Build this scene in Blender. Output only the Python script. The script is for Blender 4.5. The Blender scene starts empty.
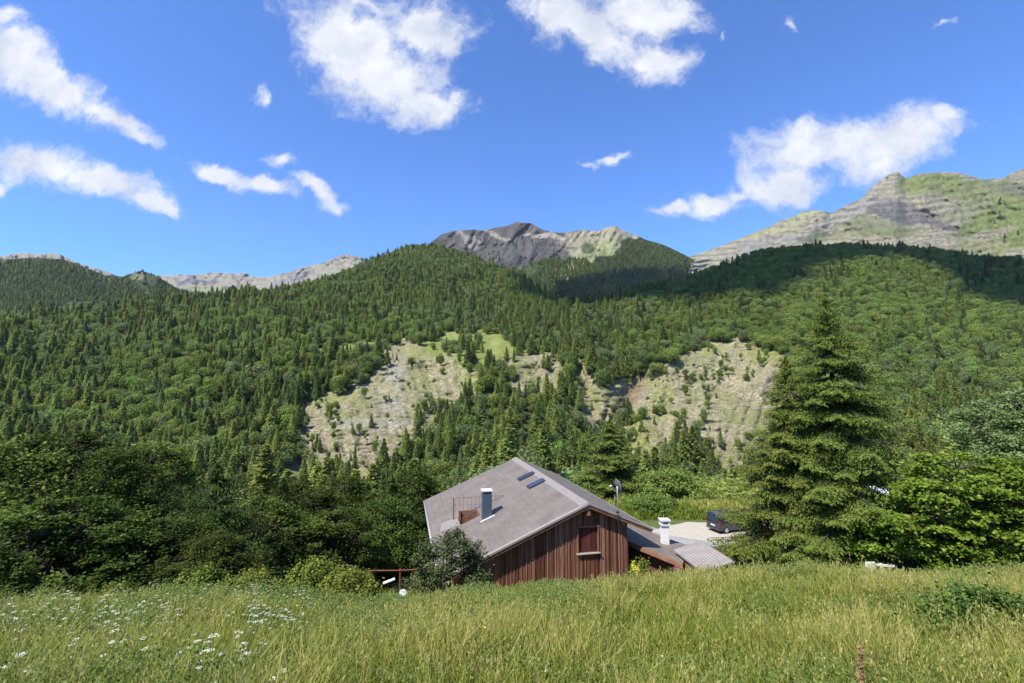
import bpy, math, numpy as np
from mathutils import Vector, Matrix
rng = np.random.default_rng(11)
S = bpy.context.scene
COL = S.collection
# ------------------------------------------------------------------ camera maths
F = 480.0; PITCH = math.radians(5.4); CP, SP = math.cos(PITCH), math.sin(PITCH)
def P(px, py, Y):
    px = np.asarray(px, float); py = np.asarray(py, float); Y = np.asarray(Y, float)
    a = (px-512)/F; b = (341.5-py)/F; k = CP-b*SP
    return np.stack(np.broadcast_arrays(a*Y/k, Y, Y*(SP+b*CP)/k), -1)
def Q(v):
    v = np.asarray(v, float); x, y, z = v[..., 0], v[..., 1], v[..., 2]
    d = y*CP+z*SP; u = -y*SP+z*CP
    return 512+F*x/d, 341.5-F*u/d
def sm(a, b, x):
    t = np.clip((np.asarray(x, float)-a)/(b-a), 0, 1); return t*t*(3-2*t)
def vnoise(x, y, seed=0):
    x = np.asarray(x, float); y = np.asarray(y, float)
    xi = np.floor(x).astype(np.int64); yi = np.floor(y).astype(np.int64)
    xf = x-xi; yf = y-yi; u = xf*xf*(3-2*xf); v = yf*yf*(3-2*yf)
    def h(i, j):
        n = (i*374761393+j*668265263+seed*1274126177) & 0xffffffff
        n = ((n ^ (n >> 13))*1274126177) & 0xffffffff
        return ((n ^ (n >> 16)) & 0xffff)/65535.0
    return (h(xi, yi)*(1-u)+h(xi+1, yi)*u)*(1-v)+(h(xi, yi+1)*(1-u)+h(xi+1, yi+1)*u)*v
def fbm(x, y, o=4, seed=0):
    s = 0; a = .5; t = 0
    for i in range(o):
        s = s+a*vnoise(x*2**i+i*17.3, y*2**i+i*9.1, seed+i); t += a; a *= .5
    return s/t*2-1
def ridged(x, y, o=4, seed=0):
    s = 0; a = .5; t = 0
    for i in range(o):
        s = s+a*(1-abs(vnoise(x*2**i+i*7.3, y*2**i+i*3.1, seed+i)*2-1)); t += a; a *= .5
    return s/t
def inpoly(px, py, poly):
    c = np.zeros(np.shape(px), bool); n = len(poly)
    for i in range(n):
        x0, y0 = poly[i]; x1, y1 = poly[(i+1) % n]
        if y0 == y1: continue
        k = (y0 > py) != (y1 > py)
        c ^= k & (px < (x1-x0)*(py-y0)/(y1-y0)+x0)
    return c
# ------------------------------------------------------------------ scene helpers
def tag(o, label=None, cat=None, group=None, kind=None):
    if label: o['label'] = label
    if cat: o['category'] = cat
    if group: o['group'] = group
    if kind: o['kind'] = kind
    return o
def empty(name, loc, rz=0.0):
    o = bpy.data.objects.new(name, None); COL.objects.link(o)
    o.location = Vector([float(c) for c in loc]); o.rotation_euler = (0, 0, rz); o.empty_display_size = .2
    return o
def mesh_np(name, V, Fq, tint=None, smooth=False, mats=(), midx=None, attrs=None):
    """V (n,3), Fq (m,k) faces of one size k"""
    me = bpy.data.meshes.new(name); V = np.asarray(V, np.float32); Fq = np.asarray(Fq, np.int32)
    me.vertices.add(len(V)); me.vertices.foreach_set('co', V.ravel())
    m, k = Fq.shape
    me.loops.add(m*k); me.loops.foreach_set('vertex_index', Fq.ravel())
    me.polygons.add(m); me.polygons.foreach_set('loop_start', np.arange(0, m*k, k, dtype=np.int32))
    for mt in mats: me.materials.append(mt)
    if midx is not None: me.polygons.foreach_set('material_index', np.asarray(midx, np.int32))
    if tint is not None:
        a = me.attributes.new('tint', 'FLOAT', 'POINT'); a.data.foreach_set('value', np.asarray(tint, np.float32))
    for nm, arr in (attrs or {}).items():
        arr = np.asarray(arr, np.float32)
        if arr.ndim == 1:
            a = me.attributes.new(nm, 'FLOAT', 'POINT'); a.data.foreach_set('value', arr)
        else:
            a = me.attributes.new(nm, 'FLOAT_COLOR', 'POINT')
            a.data.foreach_set('color', np.concatenate([arr, np.ones((len(arr), 1), np.float32)], 1).ravel())
    if smooth: me.polygons.foreach_set('use_smooth', np.ones(m, bool))
    me.update(); me.validate()
    return me
def link(name, me, parent=None, loc=None):
    o = bpy.data.objects.new(name, me); COL.objects.link(o)
    if parent is not None: o.parent = parent
    if loc is not None: o.location = Vector([float(c) for c in loc])
    return o
class MB:
    def __init__(s): s.v = []; s.f = []
    def box(s, x0, x1, y0, y1, z0, z1, M=None):
        n = len(s.v)
        pts = [(x, y, z) for z in (z0, z1) for x, y in ((x0, y0), (x1, y0), (x1, y1), (x0, y1))]
        if M is not None: pts = [tuple(M @ Vector(p)) for p in pts]
        s.v += pts
        s.f += [tuple(n+i for i in q) for q in ((3, 2, 1, 0), (4, 5, 6, 7), (0, 1, 5, 4), (1, 2, 6, 5), (2, 3, 7, 6), (3, 0, 4, 7))]
    def slab(s, quad, t):
        """quad: 4 points CCW from above, thickness t downwards"""
        n = len(s.v); q = [Vector(tuple(float(c) for c in p)) for p in quad]
        s.v += [tuple(p) for p in q]+[tuple(p-Vector((0, 0, t))) for p in q]
        s.f += [tuple(n+i for i in g) for g in ((0, 1, 2, 3), (7, 6, 5, 4), (0, 4, 5, 1), (1, 5, 6, 2), (2, 6, 7, 3), (3, 7, 4, 0))]
    def prism(s, prof, axis, a0, a1):
        n = len(s.v); k = len(prof)
        for a in (a0, a1):
            for p in prof:
                s.v.append({'x': (a, p[0], p[1]), 'y': (p[0], a, p[1]), 'z': (p[0], p[1], a)}[axis])
        s.f.append(tuple(n+i for i in range(k))[::-1]); s.f.append(tuple(n+k+i for i in range(k)))
        for i in range(k):
            j = (i+1) % k; s.f.append((n+i, n+j, n+k+j, n+k+i))
    def tube(s, p0, p1, r0, r1=None, seg=8, cap=True):
        r1 = r0 if r1 is None else r1
        p0 = Vector([float(c) for c in p0]); p1 = Vector([float(c) for c in p1]); d = (p1-p0).normalized()
        a = d.orthogonal().normalized(); b = d.cross(a); n = len(s.v)
        for p, r in ((p0, r0), (p1, r1)):
            for i in range(seg):
                t = 2*math.pi*i/seg; s.v.append(tuple(p+(a*math.cos(t)+b*math.sin(t))*r))
        for i in range(seg):
            j = (i+1) % seg; s.f.append((n+i, n+j, n+seg+j, n+seg+i))
        if cap: s.f += [tuple(n+i for i in range(seg))[::-1], tuple(n+seg+i for i in range(seg))]
    def build(s, name, mat, parent=None, bevel=0, smooth=False, attr=None):
        me = bpy.data.meshes.new(name); me.from_pydata(s.v, [], s.f); me.materials.append(mat)
        import bmesh
        bm = bmesh.new(); bm.from_mesh(me); bmesh.ops.recalc_face_normals(bm, faces=bm.faces); bm.to_mesh(me); bm.free()
        if attr is not None:
            a = me.attributes.new('tint', 'FLOAT', 'POINT'); a.data.foreach_set('value', attr)
        if smooth:
            for p in me.polygons: p.use_smooth = True
        o = link(name, me, parent)
        if bevel:
            m = o.modifiers.new('b', 'BEVEL'); m.width = bevel; m.segments = 2; m.limit_method = 'ANGLE'
        return o
# ------------------------------------------------------------------ materials
class NT:
    def __init__(s, name):
        s.m = bpy.data.materials.new(name); s.m.use_nodes = True; s.t = s.m.node_tree; s.t.nodes.clear()
        s.out = s.n('ShaderNodeOutputMaterial')
    def n(s, t, **kw):
        x = s.t.nodes.new(t)
        for k, v in kw.items():
            if k.startswith('_'): setattr(x, k[1:], v)
            else:
                key = int(k[1:]) if k[0] == 'i' and k[1:].isdigit() else k.replace('_', ' ')
                x.inputs[key].default_value = v
        return x
    def l(s, a, b): s.t.links.new(a, b)
def setramp(r, stops):
    e = r.color_ramp.elements
    while len(e) < len(stops): e.new(.5)
    for i, (p, c) in enumerate(stops):
        e[i].position = p; e[i].color = (*c, 1)
def mat_basic(name, col, rough=.7, metal=0, var=.15, scale=6, bump=0, spec=.3, col2=None, stretch=(1, 1, 1), coord='Object', coat=0):
    N = NT(name); b = N.n('ShaderNodeBsdfPrincipled', Roughness=rough, Metallic=metal)
    b.inputs['Specular IOR Level'].default_value = spec; b.inputs['Coat Weight'].default_value = coat
    tc = N.n('ShaderNodeTexCoord'); mp = N.n('ShaderNodeMapping'); mp.inputs['Scale'].default_value = stretch
    N.l(tc.outputs[coord], mp.inputs[0])
    no = N.n('ShaderNodeTexNoise', Scale=scale, Detail=6.0, Roughness=.65); N.l(mp.outputs[0], no.inputs['Vector'])
    r = N.n('ShaderNodeValToRGB')
    c2 = col2 if col2 else tuple(c*(1+var) for c in col)
    c1 = col if col2 else tuple(c*(1-var) for c in col)
    setramp(r, [(.32, c1), (.68, c2)]); N.l(no.outputs[0], r.inputs[0]); N.l(r.outputs[0], b.inputs['Base Color'])
    if bump:
        bu = N.n('ShaderNodeBump', Strength=bump, Distance=.02); N.l(no.outputs[0], bu.inputs['Height']); N.l(bu.outputs[0], b.inputs['Normal'])
    N.l(b.outputs[0], N.out.inputs[0]); return N.m
def mat_leaf(name, stops, trans=.3, rough=.55, objvar=.25, hue=.02, spec=.25):
    N = NT(name)
    at = N.n('ShaderNodeAttribute', _attribute_name='tint'); r = N.n('ShaderNodeValToRGB'); setramp(r, stops)
    N.l(at.outputs['Fac'], r.inputs[0])
    oi = N.n('ShaderNodeObjectInfo'); hs = N.n('ShaderNodeHueSaturation')
    mr = N.n('ShaderNodeMapRange'); mr.inputs[3].default_value = 1-objvar; mr.inputs[4].default_value = 1+objvar
    mh = N.n('ShaderNodeMapRange'); mh.inputs[3].default_value = .5-hue; mh.inputs[4].default_value = .5+hue
    mu = N.n('ShaderNodeMath', _operation='MULTIPLY', i1=7.31); fr = N.n('ShaderNodeMath', _operation='FRACT')
    N.l(oi.outputs['Random'], mr.inputs[0]); N.l(oi.outputs['Random'], mu.inputs[0]); N.l(mu.outputs[0], fr.inputs[0]); N.l(fr.outputs[0], mh.inputs[0])
    N.l(mr.outputs[0], hs.inputs['Value']); N.l(mh.outputs[0], hs.inputs['Hue']); N.l(r.outputs[0], hs.inputs['Color'])
    b = N.n('ShaderNodeBsdfPrincipled', Roughness=rough); b.inputs['Specular IOR Level'].default_value = spec
    N.l(hs.outputs[0], b.inputs['Base Color'])
    if trans > 0:
        t = N.n('ShaderNodeBsdfTranslucent'); mx = N.n('ShaderNodeMixShader', i0=trans)
        N.l(hs.outputs[0], t.inputs[0]); N.l(b.outputs[0], mx.inputs[1]); N.l(t.outputs[0], mx.inputs[2]); N.l(mx.outputs[0], N.out.inputs[0])
    else: N.l(b.outputs[0], N.out.inputs[0])
    return N.m
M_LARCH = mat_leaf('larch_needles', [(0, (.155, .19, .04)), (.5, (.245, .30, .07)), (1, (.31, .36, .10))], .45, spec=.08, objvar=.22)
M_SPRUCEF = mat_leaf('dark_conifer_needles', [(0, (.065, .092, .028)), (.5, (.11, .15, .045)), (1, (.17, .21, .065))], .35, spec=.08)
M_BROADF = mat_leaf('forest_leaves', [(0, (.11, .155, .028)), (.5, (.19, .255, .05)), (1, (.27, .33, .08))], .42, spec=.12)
M_BROADG = mat_leaf('grey_green_leaves', [(0, (.11, .145, .045)), (.5, (.17, .22, .075)), (1, (.24, .29, .11))], .42, spec=.12)
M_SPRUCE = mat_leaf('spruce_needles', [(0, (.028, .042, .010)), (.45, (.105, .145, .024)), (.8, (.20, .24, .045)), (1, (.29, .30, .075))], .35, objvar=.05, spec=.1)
M_MAPLE = mat_leaf('maple_leaves', [(0, (.08, .125, .013)), (.5, (.195, .275, .030)), (1, (.31, .38, .06))], .45, objvar=.05, spec=.15)
M_NEARD = mat_leaf('shade_toned_thicket_leaves', [(0, (.032, .05, .010)), (.5, (.078, .112, .019)), (1, (.17, .215, .038))], .38, objvar=.38, hue=.02, spec=.06)  # shade over the left thicket is put into these dark leaf tones
M_LARCHN = mat_leaf('near_larch_needles', [(0, (.028, .042, .010)), (.5, (.062, .09, .018)), (1, (.12, .16, .035))], .35, objvar=.1, spec=.05)  # needles kept dark: thicket shade is part of the colour
M_WILLOW = mat_leaf('silvery_shrub_leaves', [(0, (.035, .055, .018)), (.5, (.068, .095, .032)), (1, (.12, .155, .055))], .25, objvar=.08, spec=.1)
M_SHRUBY = mat_leaf('yellow_green_leaves', [(0, (.07, .095, .012)), (.5, (.15, .185, .026)), (1, (.25, .28, .05))], .35, objvar=.1, spec=.1)
M_MEADB = mat_leaf('meadow_bush_leaves', [(0, (.05, .085, .014)), (.5, (.10, .15, .026)), (1, (.17, .22, .045))], .3, objvar=0, spec=.1)
M_GRASS = mat_leaf('meadow_grass', [(0, (.065, .105, .010)), (.35, (.145, .20, .020)), (.6, (.235, .275, .038)), (.82, (.375, .34, .09)), (1, (.50, .43, .19))], .4, objvar=0, hue=0, spec=.12)
M_BARK = mat_basic('bark', (.05, .038, .026), .9, var=.4, scale=9, bump=.6, stretch=(3, 3, .6))
M_WHITEFL = mat_basic('white_petals', (.50, .52, .40), .8, var=.08)
M_YELLOWFL = mat_basic('yellow_petals', (.70, .55, .05), .7, var=.1)
M_PINKFL = mat_basic('pink_petals', (.55, .10, .28), .7, var=.1)
M_STEM = mat_basic('green_stem', (.10, .16, .04), .7)
M_DOCK = mat_basic('rusty_seed_head', (.24, .12, .07), .8, var=.4, scale=40)

def mat_terrain(name, bump=1.0, sc=.25, fine=1.5, dist=1.0):
    """albedo comes from the 'albedo' colour attribute (where rock, grass and soil are), broken up by noise"""
    N = NT(name); b = N.n('ShaderNodeBsdfPrincipled', Roughness=.9); b.inputs['Specular IOR Level'].default_value = .1
    at = N.n('ShaderNodeAttribute', _attribute_name='albedo'); tc = N.n('ShaderNodeTexCoord')
    n1 = N.n('ShaderNodeTexNoise', Scale=sc, Detail=10.0, Roughness=.7); N.l(tc.outputs['Object'], n1.inputs['Vector'])
    mr = N.n('ShaderNodeMapRange'); mr.inputs[1].default_value = .3; mr.inputs[2].default_value = .7; mr.inputs[3].default_value = .62; mr.inputs[4].default_value = 1.35
    N.l(n1.outputs[0], mr.inputs[0])
    mx = N.n('ShaderNodeVectorMath', _operation='SCALE'); N.l(at.outputs['Color'], mx.inputs[0]); N.l(mr.outputs[0], mx.inputs['Scale'])
    N.l(mx.outputs[0], b.inputs['Base Color'])
    n2 = N.n('ShaderNodeTexNoise', Scale=fine*sc, Detail=8.0, Roughness=.75); N.l(tc.outputs['Object'], n2.inputs['Vector'])
    bu = N.n('ShaderNodeBump', Strength=bump, Distance=dist); N.l(n2.outputs[0], bu.inputs['Height']); N.l(bu.outputs[0], b.inputs['Normal'])
    N.l(b.outputs[0], N.out.inputs[0]); return N.m
def mat_bluff(name, K=1.0, pale=(.33, .28, .205), tuftc=(.135, .145, .045), tuftk=.8, D=1.6):
    """wooded ground with loose rock and scree: tufts, ledges and cracks appear where the 'bare' attribute says rock"""
    N = NT(name); b = N.n('ShaderNodeBsdfPrincipled', Roughness=.92); b.inputs['Specular IOR Level'].default_value = .08
    at = N.n('ShaderNodeAttribute', _attribute_name='albedo'); ab = N.n('ShaderNodeAttribute', _attribute_name='bare'); tc = N.n('ShaderNodeTexCoord')
    def noise(sc, st, det=8.0, ro=.7):
        mp = N.n('ShaderNodeMapping'); mp.inputs['Scale'].default_value = tuple(K*q for q in st); N.l(tc.outputs['Object'], mp.inputs[0]); n = N.n('ShaderNodeTexNoise', Scale=sc, Detail=det, Roughness=ro); N.l(mp.outputs[0], n.inputs['Vector']); return n.outputs[0]
    def mrange(src, a, c, lo, hi):
        m = N.n('ShaderNodeMapRange'); m.inputs[1].default_value = a; m.inputs[2].default_value = c; m.inputs[3].default_value = lo; m.inputs[4].default_value = hi; N.l(src, m.inputs[0]); return m.outputs[0]
    base = N.n('ShaderNodeVectorMath', _operation='SCALE'); N.l(at.outputs['Color'], base.inputs[0]); N.l(mrange(noise(.22, (1, 1, 1)), .3, .7, .68, 1.35), base.inputs['Scale'])
    crack = mrange(noise(.30, (.5, .5, 1.9), 9.0, .75), .36, .43, .45, 1.0)
    lump = mrange(noise(.9, (1, 1, 1.6), 6.0, .8), .38, .62, .48, 1.45)
    mul = N.n('ShaderNodeMath', _operation='MULTIPLY'); N.l(crack, mul.inputs[0]); N.l(lump, mul.inputs[1])
    mb = N.n('ShaderNodeMix', _data_type='FLOAT'); N.l(ab.outputs['Fac'], mb.inputs[0]); mb.inputs[2].default_value = 1.0; N.l(mul.outputs[0], mb.inputs[3])
    s2 = N.n('ShaderNodeVectorMath', _operation='SCALE'); N.l(base.outputs[0], s2.inputs[0]); N.l(mb.outputs[0], s2.inputs['Scale'])
    pm = mrange(noise(.13, (1, 1, 2.2), 12.0, .8), .53, .57, 0, .85); pk_ = N.n('ShaderNodeMath', _operation='MULTIPLY'); N.l(pm, pk_.inputs[0]); N.l(ab.outputs['Fac'], pk_.inputs[1])
    pv = N.n('ShaderNodeVectorMath', _operation='SCALE'); pv.inputs[0].default_value = pale; N.l(mul.outputs[0], pv.inputs['Scale'])
    mxp = N.n('ShaderNodeMix', _data_type='RGBA'); N.l(pk_.outputs[0], mxp.inputs[0]); N.l(s2.outputs[0], mxp.inputs[6]); N.l(pv.outputs[0], mxp.inputs[7])
    tuft = mrange(noise(.42, (1, 1, 1), 7.0, .78), .50, .55, 0, tuftk); tm = N.n('ShaderNodeMath', _operation='MULTIPLY'); N.l(tuft, tm.inputs[0]); N.l(ab.outputs['Fac'], tm.inputs[1])
    mx = N.n('ShaderNodeMix', _data_type='RGBA'); N.l(tm.outputs[0], mx.inputs[0]); N.l(mxp.outputs[2], mx.inputs[6]); mx.inputs[7].default_value = (*tuftc, 1)
    N.l(mx.outputs[2], b.inputs['Base Color'])
    bu = N.n('ShaderNodeBump', Strength=1.0, Distance=D); N.l(noise(.35, (.7, .7, 1.6), 9.0, .75), bu.inputs['Height']); N.l(bu.outputs[0], b.inputs['Normal'])
    N.l(b.outputs[0], N.out.inputs[0]); return N.m
M_HILL = mat_terrain('hillside_ground', .8, .16, 2.0, 3.0); M_BLUFF = mat_bluff('bluff_and_forest_floor')
M_MOUNT = mat_bluff('mountain_rock', .27, (.34, .31, .26), (.13, .15, .06), .45, 16.0)
M_NEARG = mat_terrain('meadow_soil', .6, 1.2, 2.0, .05)

# ------------------------------------------------------------------ terrain
def zg(x, y):
    x = np.asarray(x, float); y = np.asarray(y, float)
    cross = np.where(x < 0, .045*x, .012*x)
    cross = np.clip(cross, -1.6, .4)
    bump = .10*fbm(x*.35, y*.35, 3, 5)
    base = -1.65-.30*np.minimum(y, 14)
    bank = -.40*np.maximum(y-14, 0)
    z = base+bank+cross*sm(0, 10, y)+bump
    left = 1-sm(-9, -3.5, x)
    yard = np.maximum(z, -11.3+0*x)
    yard = np.where(z < -11.2, -11.3, yard)
    yf = 48-8*sm(22, 30, x)
    far = -.34*np.maximum(y-yf, 0)+(.35*fbm(x*.12, y*.12, 3, 9))*sm(0, 6, y-yf)
    yard = yard+far
    lf = np.where(y < 28, z, base+cross-.40*14-.33*(y-28)+bump)
    out = yard*(1-left)+np.minimum(lf, yard)*left
    out = out+sm(4, 13, y)*(1-sm(17, 24, y))*(-.36*np.exp(-((x+4.3)/1.8)**2)-.26*np.exp(-((x+1.5)/2.4)**2)+.32*np.exp(-((x-7.0)/2.6)**2)+.10*sm(8, 11, x)+.15*np.exp(-((x+8.5)/1.6)**2)-.10*np.exp(-((x-11)/1.5)**2)+.13*fbm(x*.7, y*.3, 3, 15))
    out = np.where(y < 0, -1.65-.12*y+bump, out)
    return np.maximum(out, -84+1.5*fbm(x*.02, y*.02, 2, 3))
def grid_mesh(name, X, Y, Z, mat, attrs=None, smooth=True):
    h, w = X.shape; V = np.stack([X, Y, Z], -1).reshape(-1, 3)
    i = np.arange(h*w).reshape(h, w)
    Fq = np.stack([i[:-1, :-1], i[:-1, 1:], i[1:, 1:], i[1:, :-1]], -1).reshape(-1, 4)
    me = mesh_np(name, V, Fq, smooth=smooth, mats=[mat], attrs=attrs); return link(name, me)
def mixc(a, b, t):
    t = np.asarray(t)[..., None]; return a*(1-t)+np.asarray(b, float)*t
# near ground
xs = np.unique(np.concatenate([np.linspace(-420, -60, 60), np.linspace(-60, 60, 300), np.linspace(60, 420, 60)]))
ys = np.unique(np.concatenate([np.linspace(-60, 0, 30), np.linspace(0, 70, 200), np.linspace(70, 330, 90)]))
X, Y = np.meshgrid(xs, ys); Z = zg(X, Y)
g = fbm(X*.5, Y*.5, 4, 21)
alb = np.tile(np.array([.085, .11, .032]), (*X.shape, 1))
alb = mixc(alb, (.20, .19, .085), sm(-.1, .5, g))
yfield = sm(44, 46, Y)*(1-sm(56, 62, Y))*sm(12, 16, X)*(1-sm(34, 40, X))
alb = mixc(alb, (.42, .38, .14), yfield*sm(-.3, .2, g+.3))
soil = np.exp(-(((X+6.0)/3.0)**2+((Y-23)/3.5)**2))
alb = mixc(alb, (.16, .10, .055), np.clip(soil*1.3, 0, 1))
ground = grid_mesh('ground', X, Y, Z, M_NEARG, {'albedo': alb.reshape(-1, 3)}); tag(ground, kind='structure')
a = np.linspace(-3500, 3700, 40); X, Y = np.meshgrid(a, a+1450)
Z = -120+20*fbm(X*.0004, Y*.0004, 3, 4)
vf = grid_mesh('valley_floor', X, Y, Z, M_HILL, {'albedo': np.tile([.06, .085, .03], (X.size, 1))}); tag(vf, kind='structure')

def flat_patch(name, pts, z, mat, n=60):
    """irregular patch with a ragged edge, lying on the yard"""
    pts = np.array(pts, float); out = []
    for i in range(len(pts)):
        p, q = pts[i], pts[(i+1) % len(pts)]
        L = max(2, int(np.hypot(*(q-p))/.35))
        for k in range(L):
            t = k/L; c = p*(1-t)+q*t; nrm = np.array([q[1]-p[1], p[0]-q[0]])/max(np.hypot(*(q-p)), 1e-6)
            c = c+nrm*.22*float(fbm(np.array(c[0]*1.3), np.array(c[1]*1.3), 3, 3)); out.append(c)
    me = bpy.data.meshes.new(name); me.from_pydata([(float(c[0]), float(c[1]), z) for c in out], [], [tuple(range(len(out)))])
    me.materials.append(mat); o = link(name, me); tag(o, kind='structure'); return o
M_GRAVEL = mat_basic('pale_gravel', (.28, .25, .195), .95, scale=9, bump=.9, col2=(.44, .40, .32))
M_ASPH = mat_basic('worn_asphalt', (.20, .195, .19), .9, scale=1.2, bump=.5, col2=(.30, .29, .28))
flat_patch('driveway', [(8, 26), (14, 27.6), (17, 30), (24, 31.5), (40, 33), (40, 37), (24, 36.6), (18.8, 35.4), (15.6, 36.4), (13.2, 37.6), (11.0, 40.5), (8, 41)], -11.286, M_ASPH)
flat_patch('gravel_yard', [(10.8, 38.9), (13.0, 37.0), (15.7, 36.0), (17.5, 36.6), (20, 36.9), (25, 38), (25, 41.8), (16.5, 41.2), (14.8, 41.6), (13.0, 40.6)], -11.281, M_GRAVEL)

# ---------- the wooded slope across the valley
CREST = [(-420, 340), (-200, 330), (0, 318), (60, 311), (110, 304), (170, 297), (250, 291), (300, 286), (340, 275), (380, 256), (410, 244), (440, 245), (480, 259),
         (520, 277), (548, 294), (575, 302), (600, 299), (640, 289), (680, 281), (712, 273), (745, 256), (770, 250), (830, 246), (880, 246), (930, 251), (980, 257), (1024, 262), (1200, 272), (1440, 290)]
cx, cy = np.array(CREST).T
def crest(px): return np.interp(px, cx, cy)+1.5*fbm(np.asarray(px)/22., np.asarray(px)*0, 3, 8)
yp = [236, 265, 290, 310, 330, 360, 430, 490, 530, 570]
def mainY(px, py):
    L = np.interp(py, yp, [1500, 1150, 900, 720, 560, 410, 310, 250, 205, 185])
    R = np.interp(py, yp, [920, 780, 670, 590, 520, 430, 320, 255, 205, 185])
    t = sm(540, 720, px); Yb = L*(1-t)+R*t
    pg = np.interp(py, [285, 340, 380, 420, 470], [582, 600, 638, 622, 600])
    Yb = Yb*(1+.07*np.exp(-((px-pg)/16)**2)*sm(285, 320, py))
    pg2 = np.interp(py, [360, 440], [575, 605]); Yb = Yb*(1+.035*np.exp(-((px-pg2)/9)**2)*sm(355, 375, py)*(1-sm(440, 460, py)))
    Yb = Yb*(1+.035*fbm(px/75., py/160., 3, 31)+.012*fbm(px/22., py/30., 3, 33))
    return Yb
BARE = [
 [(284, 490), (284, 455), (303, 425), (298, 405), (325, 390), (355, 386), (378, 368), (385, 350), (405, 338), (430, 343), (445, 352), (462, 360), (480, 370), (482, 388), (466, 398), (450, 405), (438, 415), (442, 430), (418, 446), (402, 460), (385, 458), (378, 485), (350, 482), (335, 470), (320, 482)],
 [(498, 360), (512, 352), (548, 352), (568, 372), (560, 396), (530, 392), (505, 385)],
 [(570, 360), (584, 362), (594, 376), (607, 400), (620, 425), (616, 452), (596, 450), (584, 420), (578, 398)],
 [(600, 388), (620, 382), (645, 372), (668, 362), (682, 366), (668, 380), (648, 392), (638, 412), (622, 420)],
 [(622, 440), (636, 398), (655, 380), (678, 352), (708, 342), (745, 340), (776, 350), (790, 366), (796, 400), (785, 440), (762, 470), (738, 492), (718, 480), (704, 440), (690, 428), (668, 452), (660, 478), (650, 492), (640, 492), (632, 470)],
]
MEADOW = [[(412, 346), (448, 334), (508, 331), (510, 352), (490, 362), (462, 360), (440, 352)], [(318, 347), (345, 343), (385, 345), (384, 352), (350, 353)]]
def masks(px, py):
    wx = px+11*fbm(px/16., py/16., 4, 41); wy = py+10*fbm(px/16., py/16., 4, 43)
    b = np.zeros(np.shape(px), bool); m = b.copy()
    for p in BARE: b |= inpoly(wx, wy, p)
    for p in MEADOW: m |= inpoly(wx, wy, p)
    return b, m
pxs = np.concatenate([np.linspace(-420, -4, 130), np.linspace(0, 1024, 720), np.linspace(1028, 1440, 130)])
nt = 300
def main_grid():
    PX = np.tile(pxs, (nt, 1)); c = crest(pxs); t = np.linspace(0, 1, nt)[:, None]
    PY = 570*(1-t)+c[None, :]*t
    b, m = masks(PX, PY)
    Yb = mainY(PX, PY)
    rough = ridged(PX/16., PY/7., 5, 51)
    gul = ridged((PX+(PY-400)*.35*np.sign(PX-540))/11., PY/60., 3, 57); Yb = Yb*(1+np.where(b, (rough-.5)*.030+(gul-.5)*.030, 0))
    led = (PY/11.+.6*fbm(PX/30., PY/30., 2, 55)) % 1.0
    Yb = Yb*(1+np.where(b, np.where(led < .7, led, (1-led)*2.33)*.006*sm(-.1, .3, fbm(PX/25., PY/18., 2, 58)), 0))
    V = P(PX, PY, Yb)
    bk = []
    last = V[-1]
    for k in range(1, 9):
        q = last.copy(); s = 1+.06*k; q[:, 0] *= s; q[:, 1] *= s; q[:, 2] = last[:, 2]-.30*(s-1)*last[:, 1]
        bk.append(q)
    alb = np.tile(np.array([.055, .07, .02]), (*PX.shape, 1))
    n1 = fbm(PX/9., PY/9., 5, 61); n2 = fbm(PX/26., PY/20., 4, 63); n3 = fbm(PX/5., PY/3., 3, 65)
    n4 = fbm(PX/2.2, PY/1.6, 3, 67)
    rock = mixc(np.tile(np.array([.25, .205, .145]), (*PX.shape, 1)), (.255, .225, .18), sm(-.1, .35, n1))
    rock = rock*(1+.28*n4)[..., None]
    rock = mixc(rock, (.32, .275, .20), sm(.15, .5, n3))
    rock = mixc(rock, (.165, .175, .062), .8*sm(.0, .28, n2+.5*n3+.25*n4))
    rock = mixc(rock, (.30, .27, .12), .5*sm(.0, .4, n1-n2))
    for (ax, ay, rx, ry) in ((322, 395, 30, 8), (425, 352, 22, 7), (660, 400, 12, 18), (770, 355, 25, 8), (700, 350, 20, 4), (640, 445, 9, 40), (770, 350, 14, 8), (470, 375, 14, 14)):
        e = np.exp(-((PX-ax)/rx)**2-((PY-ay)/ry)**2); rock = mixc(rock, (.205, .215, .062), np.clip(e*1.2+.35*n4*(e > .1), 0, .75))
    for (ax, ay, rx, ry) in ((392, 405, 12, 8), (372, 424, 45, 5), (395, 372, 10, 14), (635, 395, 13, 14)):
        e = np.exp(-((PX-ax)/rx)**2-((PY-ay)/ry)**2); rock = mixc(rock, (.27, .25, .23), np.clip(e, 0, .8))
    e = np.exp(-((PX-633-(PY-394)*-.5)/9)**2-((PY-396)/17)**2); rock = mixc(rock, (.19, .115, .075), np.clip(e*1.3*(1+.6*n3), 0, .95))
    e = np.exp(-((PX-622)/5)**2-((PY-404)/14)**2); rock = mixc(rock, (.09, .07, .055), np.clip(e*1.2, 0, .9))  # painted shade: rock darkened here so the gully looks deeper
    alb = np.where(b[..., None], rock, alb)
    alb = np.where(m[..., None], mixc(np.tile(np.array([.155, .175, .045]), (*PX.shape, 1)), (.20, .215, .07), sm(-.2, .4, n1)), alb)
    alb = np.concatenate([alb]+[alb[-1:]]*8); V = np.concatenate([V]+[q[None] for q in bk]); bf = np.concatenate([b.astype(float)]+[b[-1:].astype(float)*0]*8)
    return V, alb, bf
V, alb, bf = main_grid()
hill = grid_mesh('wooded_hillside', V[..., 0], V[..., 1], V[..., 2], M_BLUFF, {'albedo': alb.reshape(-1, 3), 'bare': bf.ravel()}); tag(hill, kind='structure')

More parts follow.
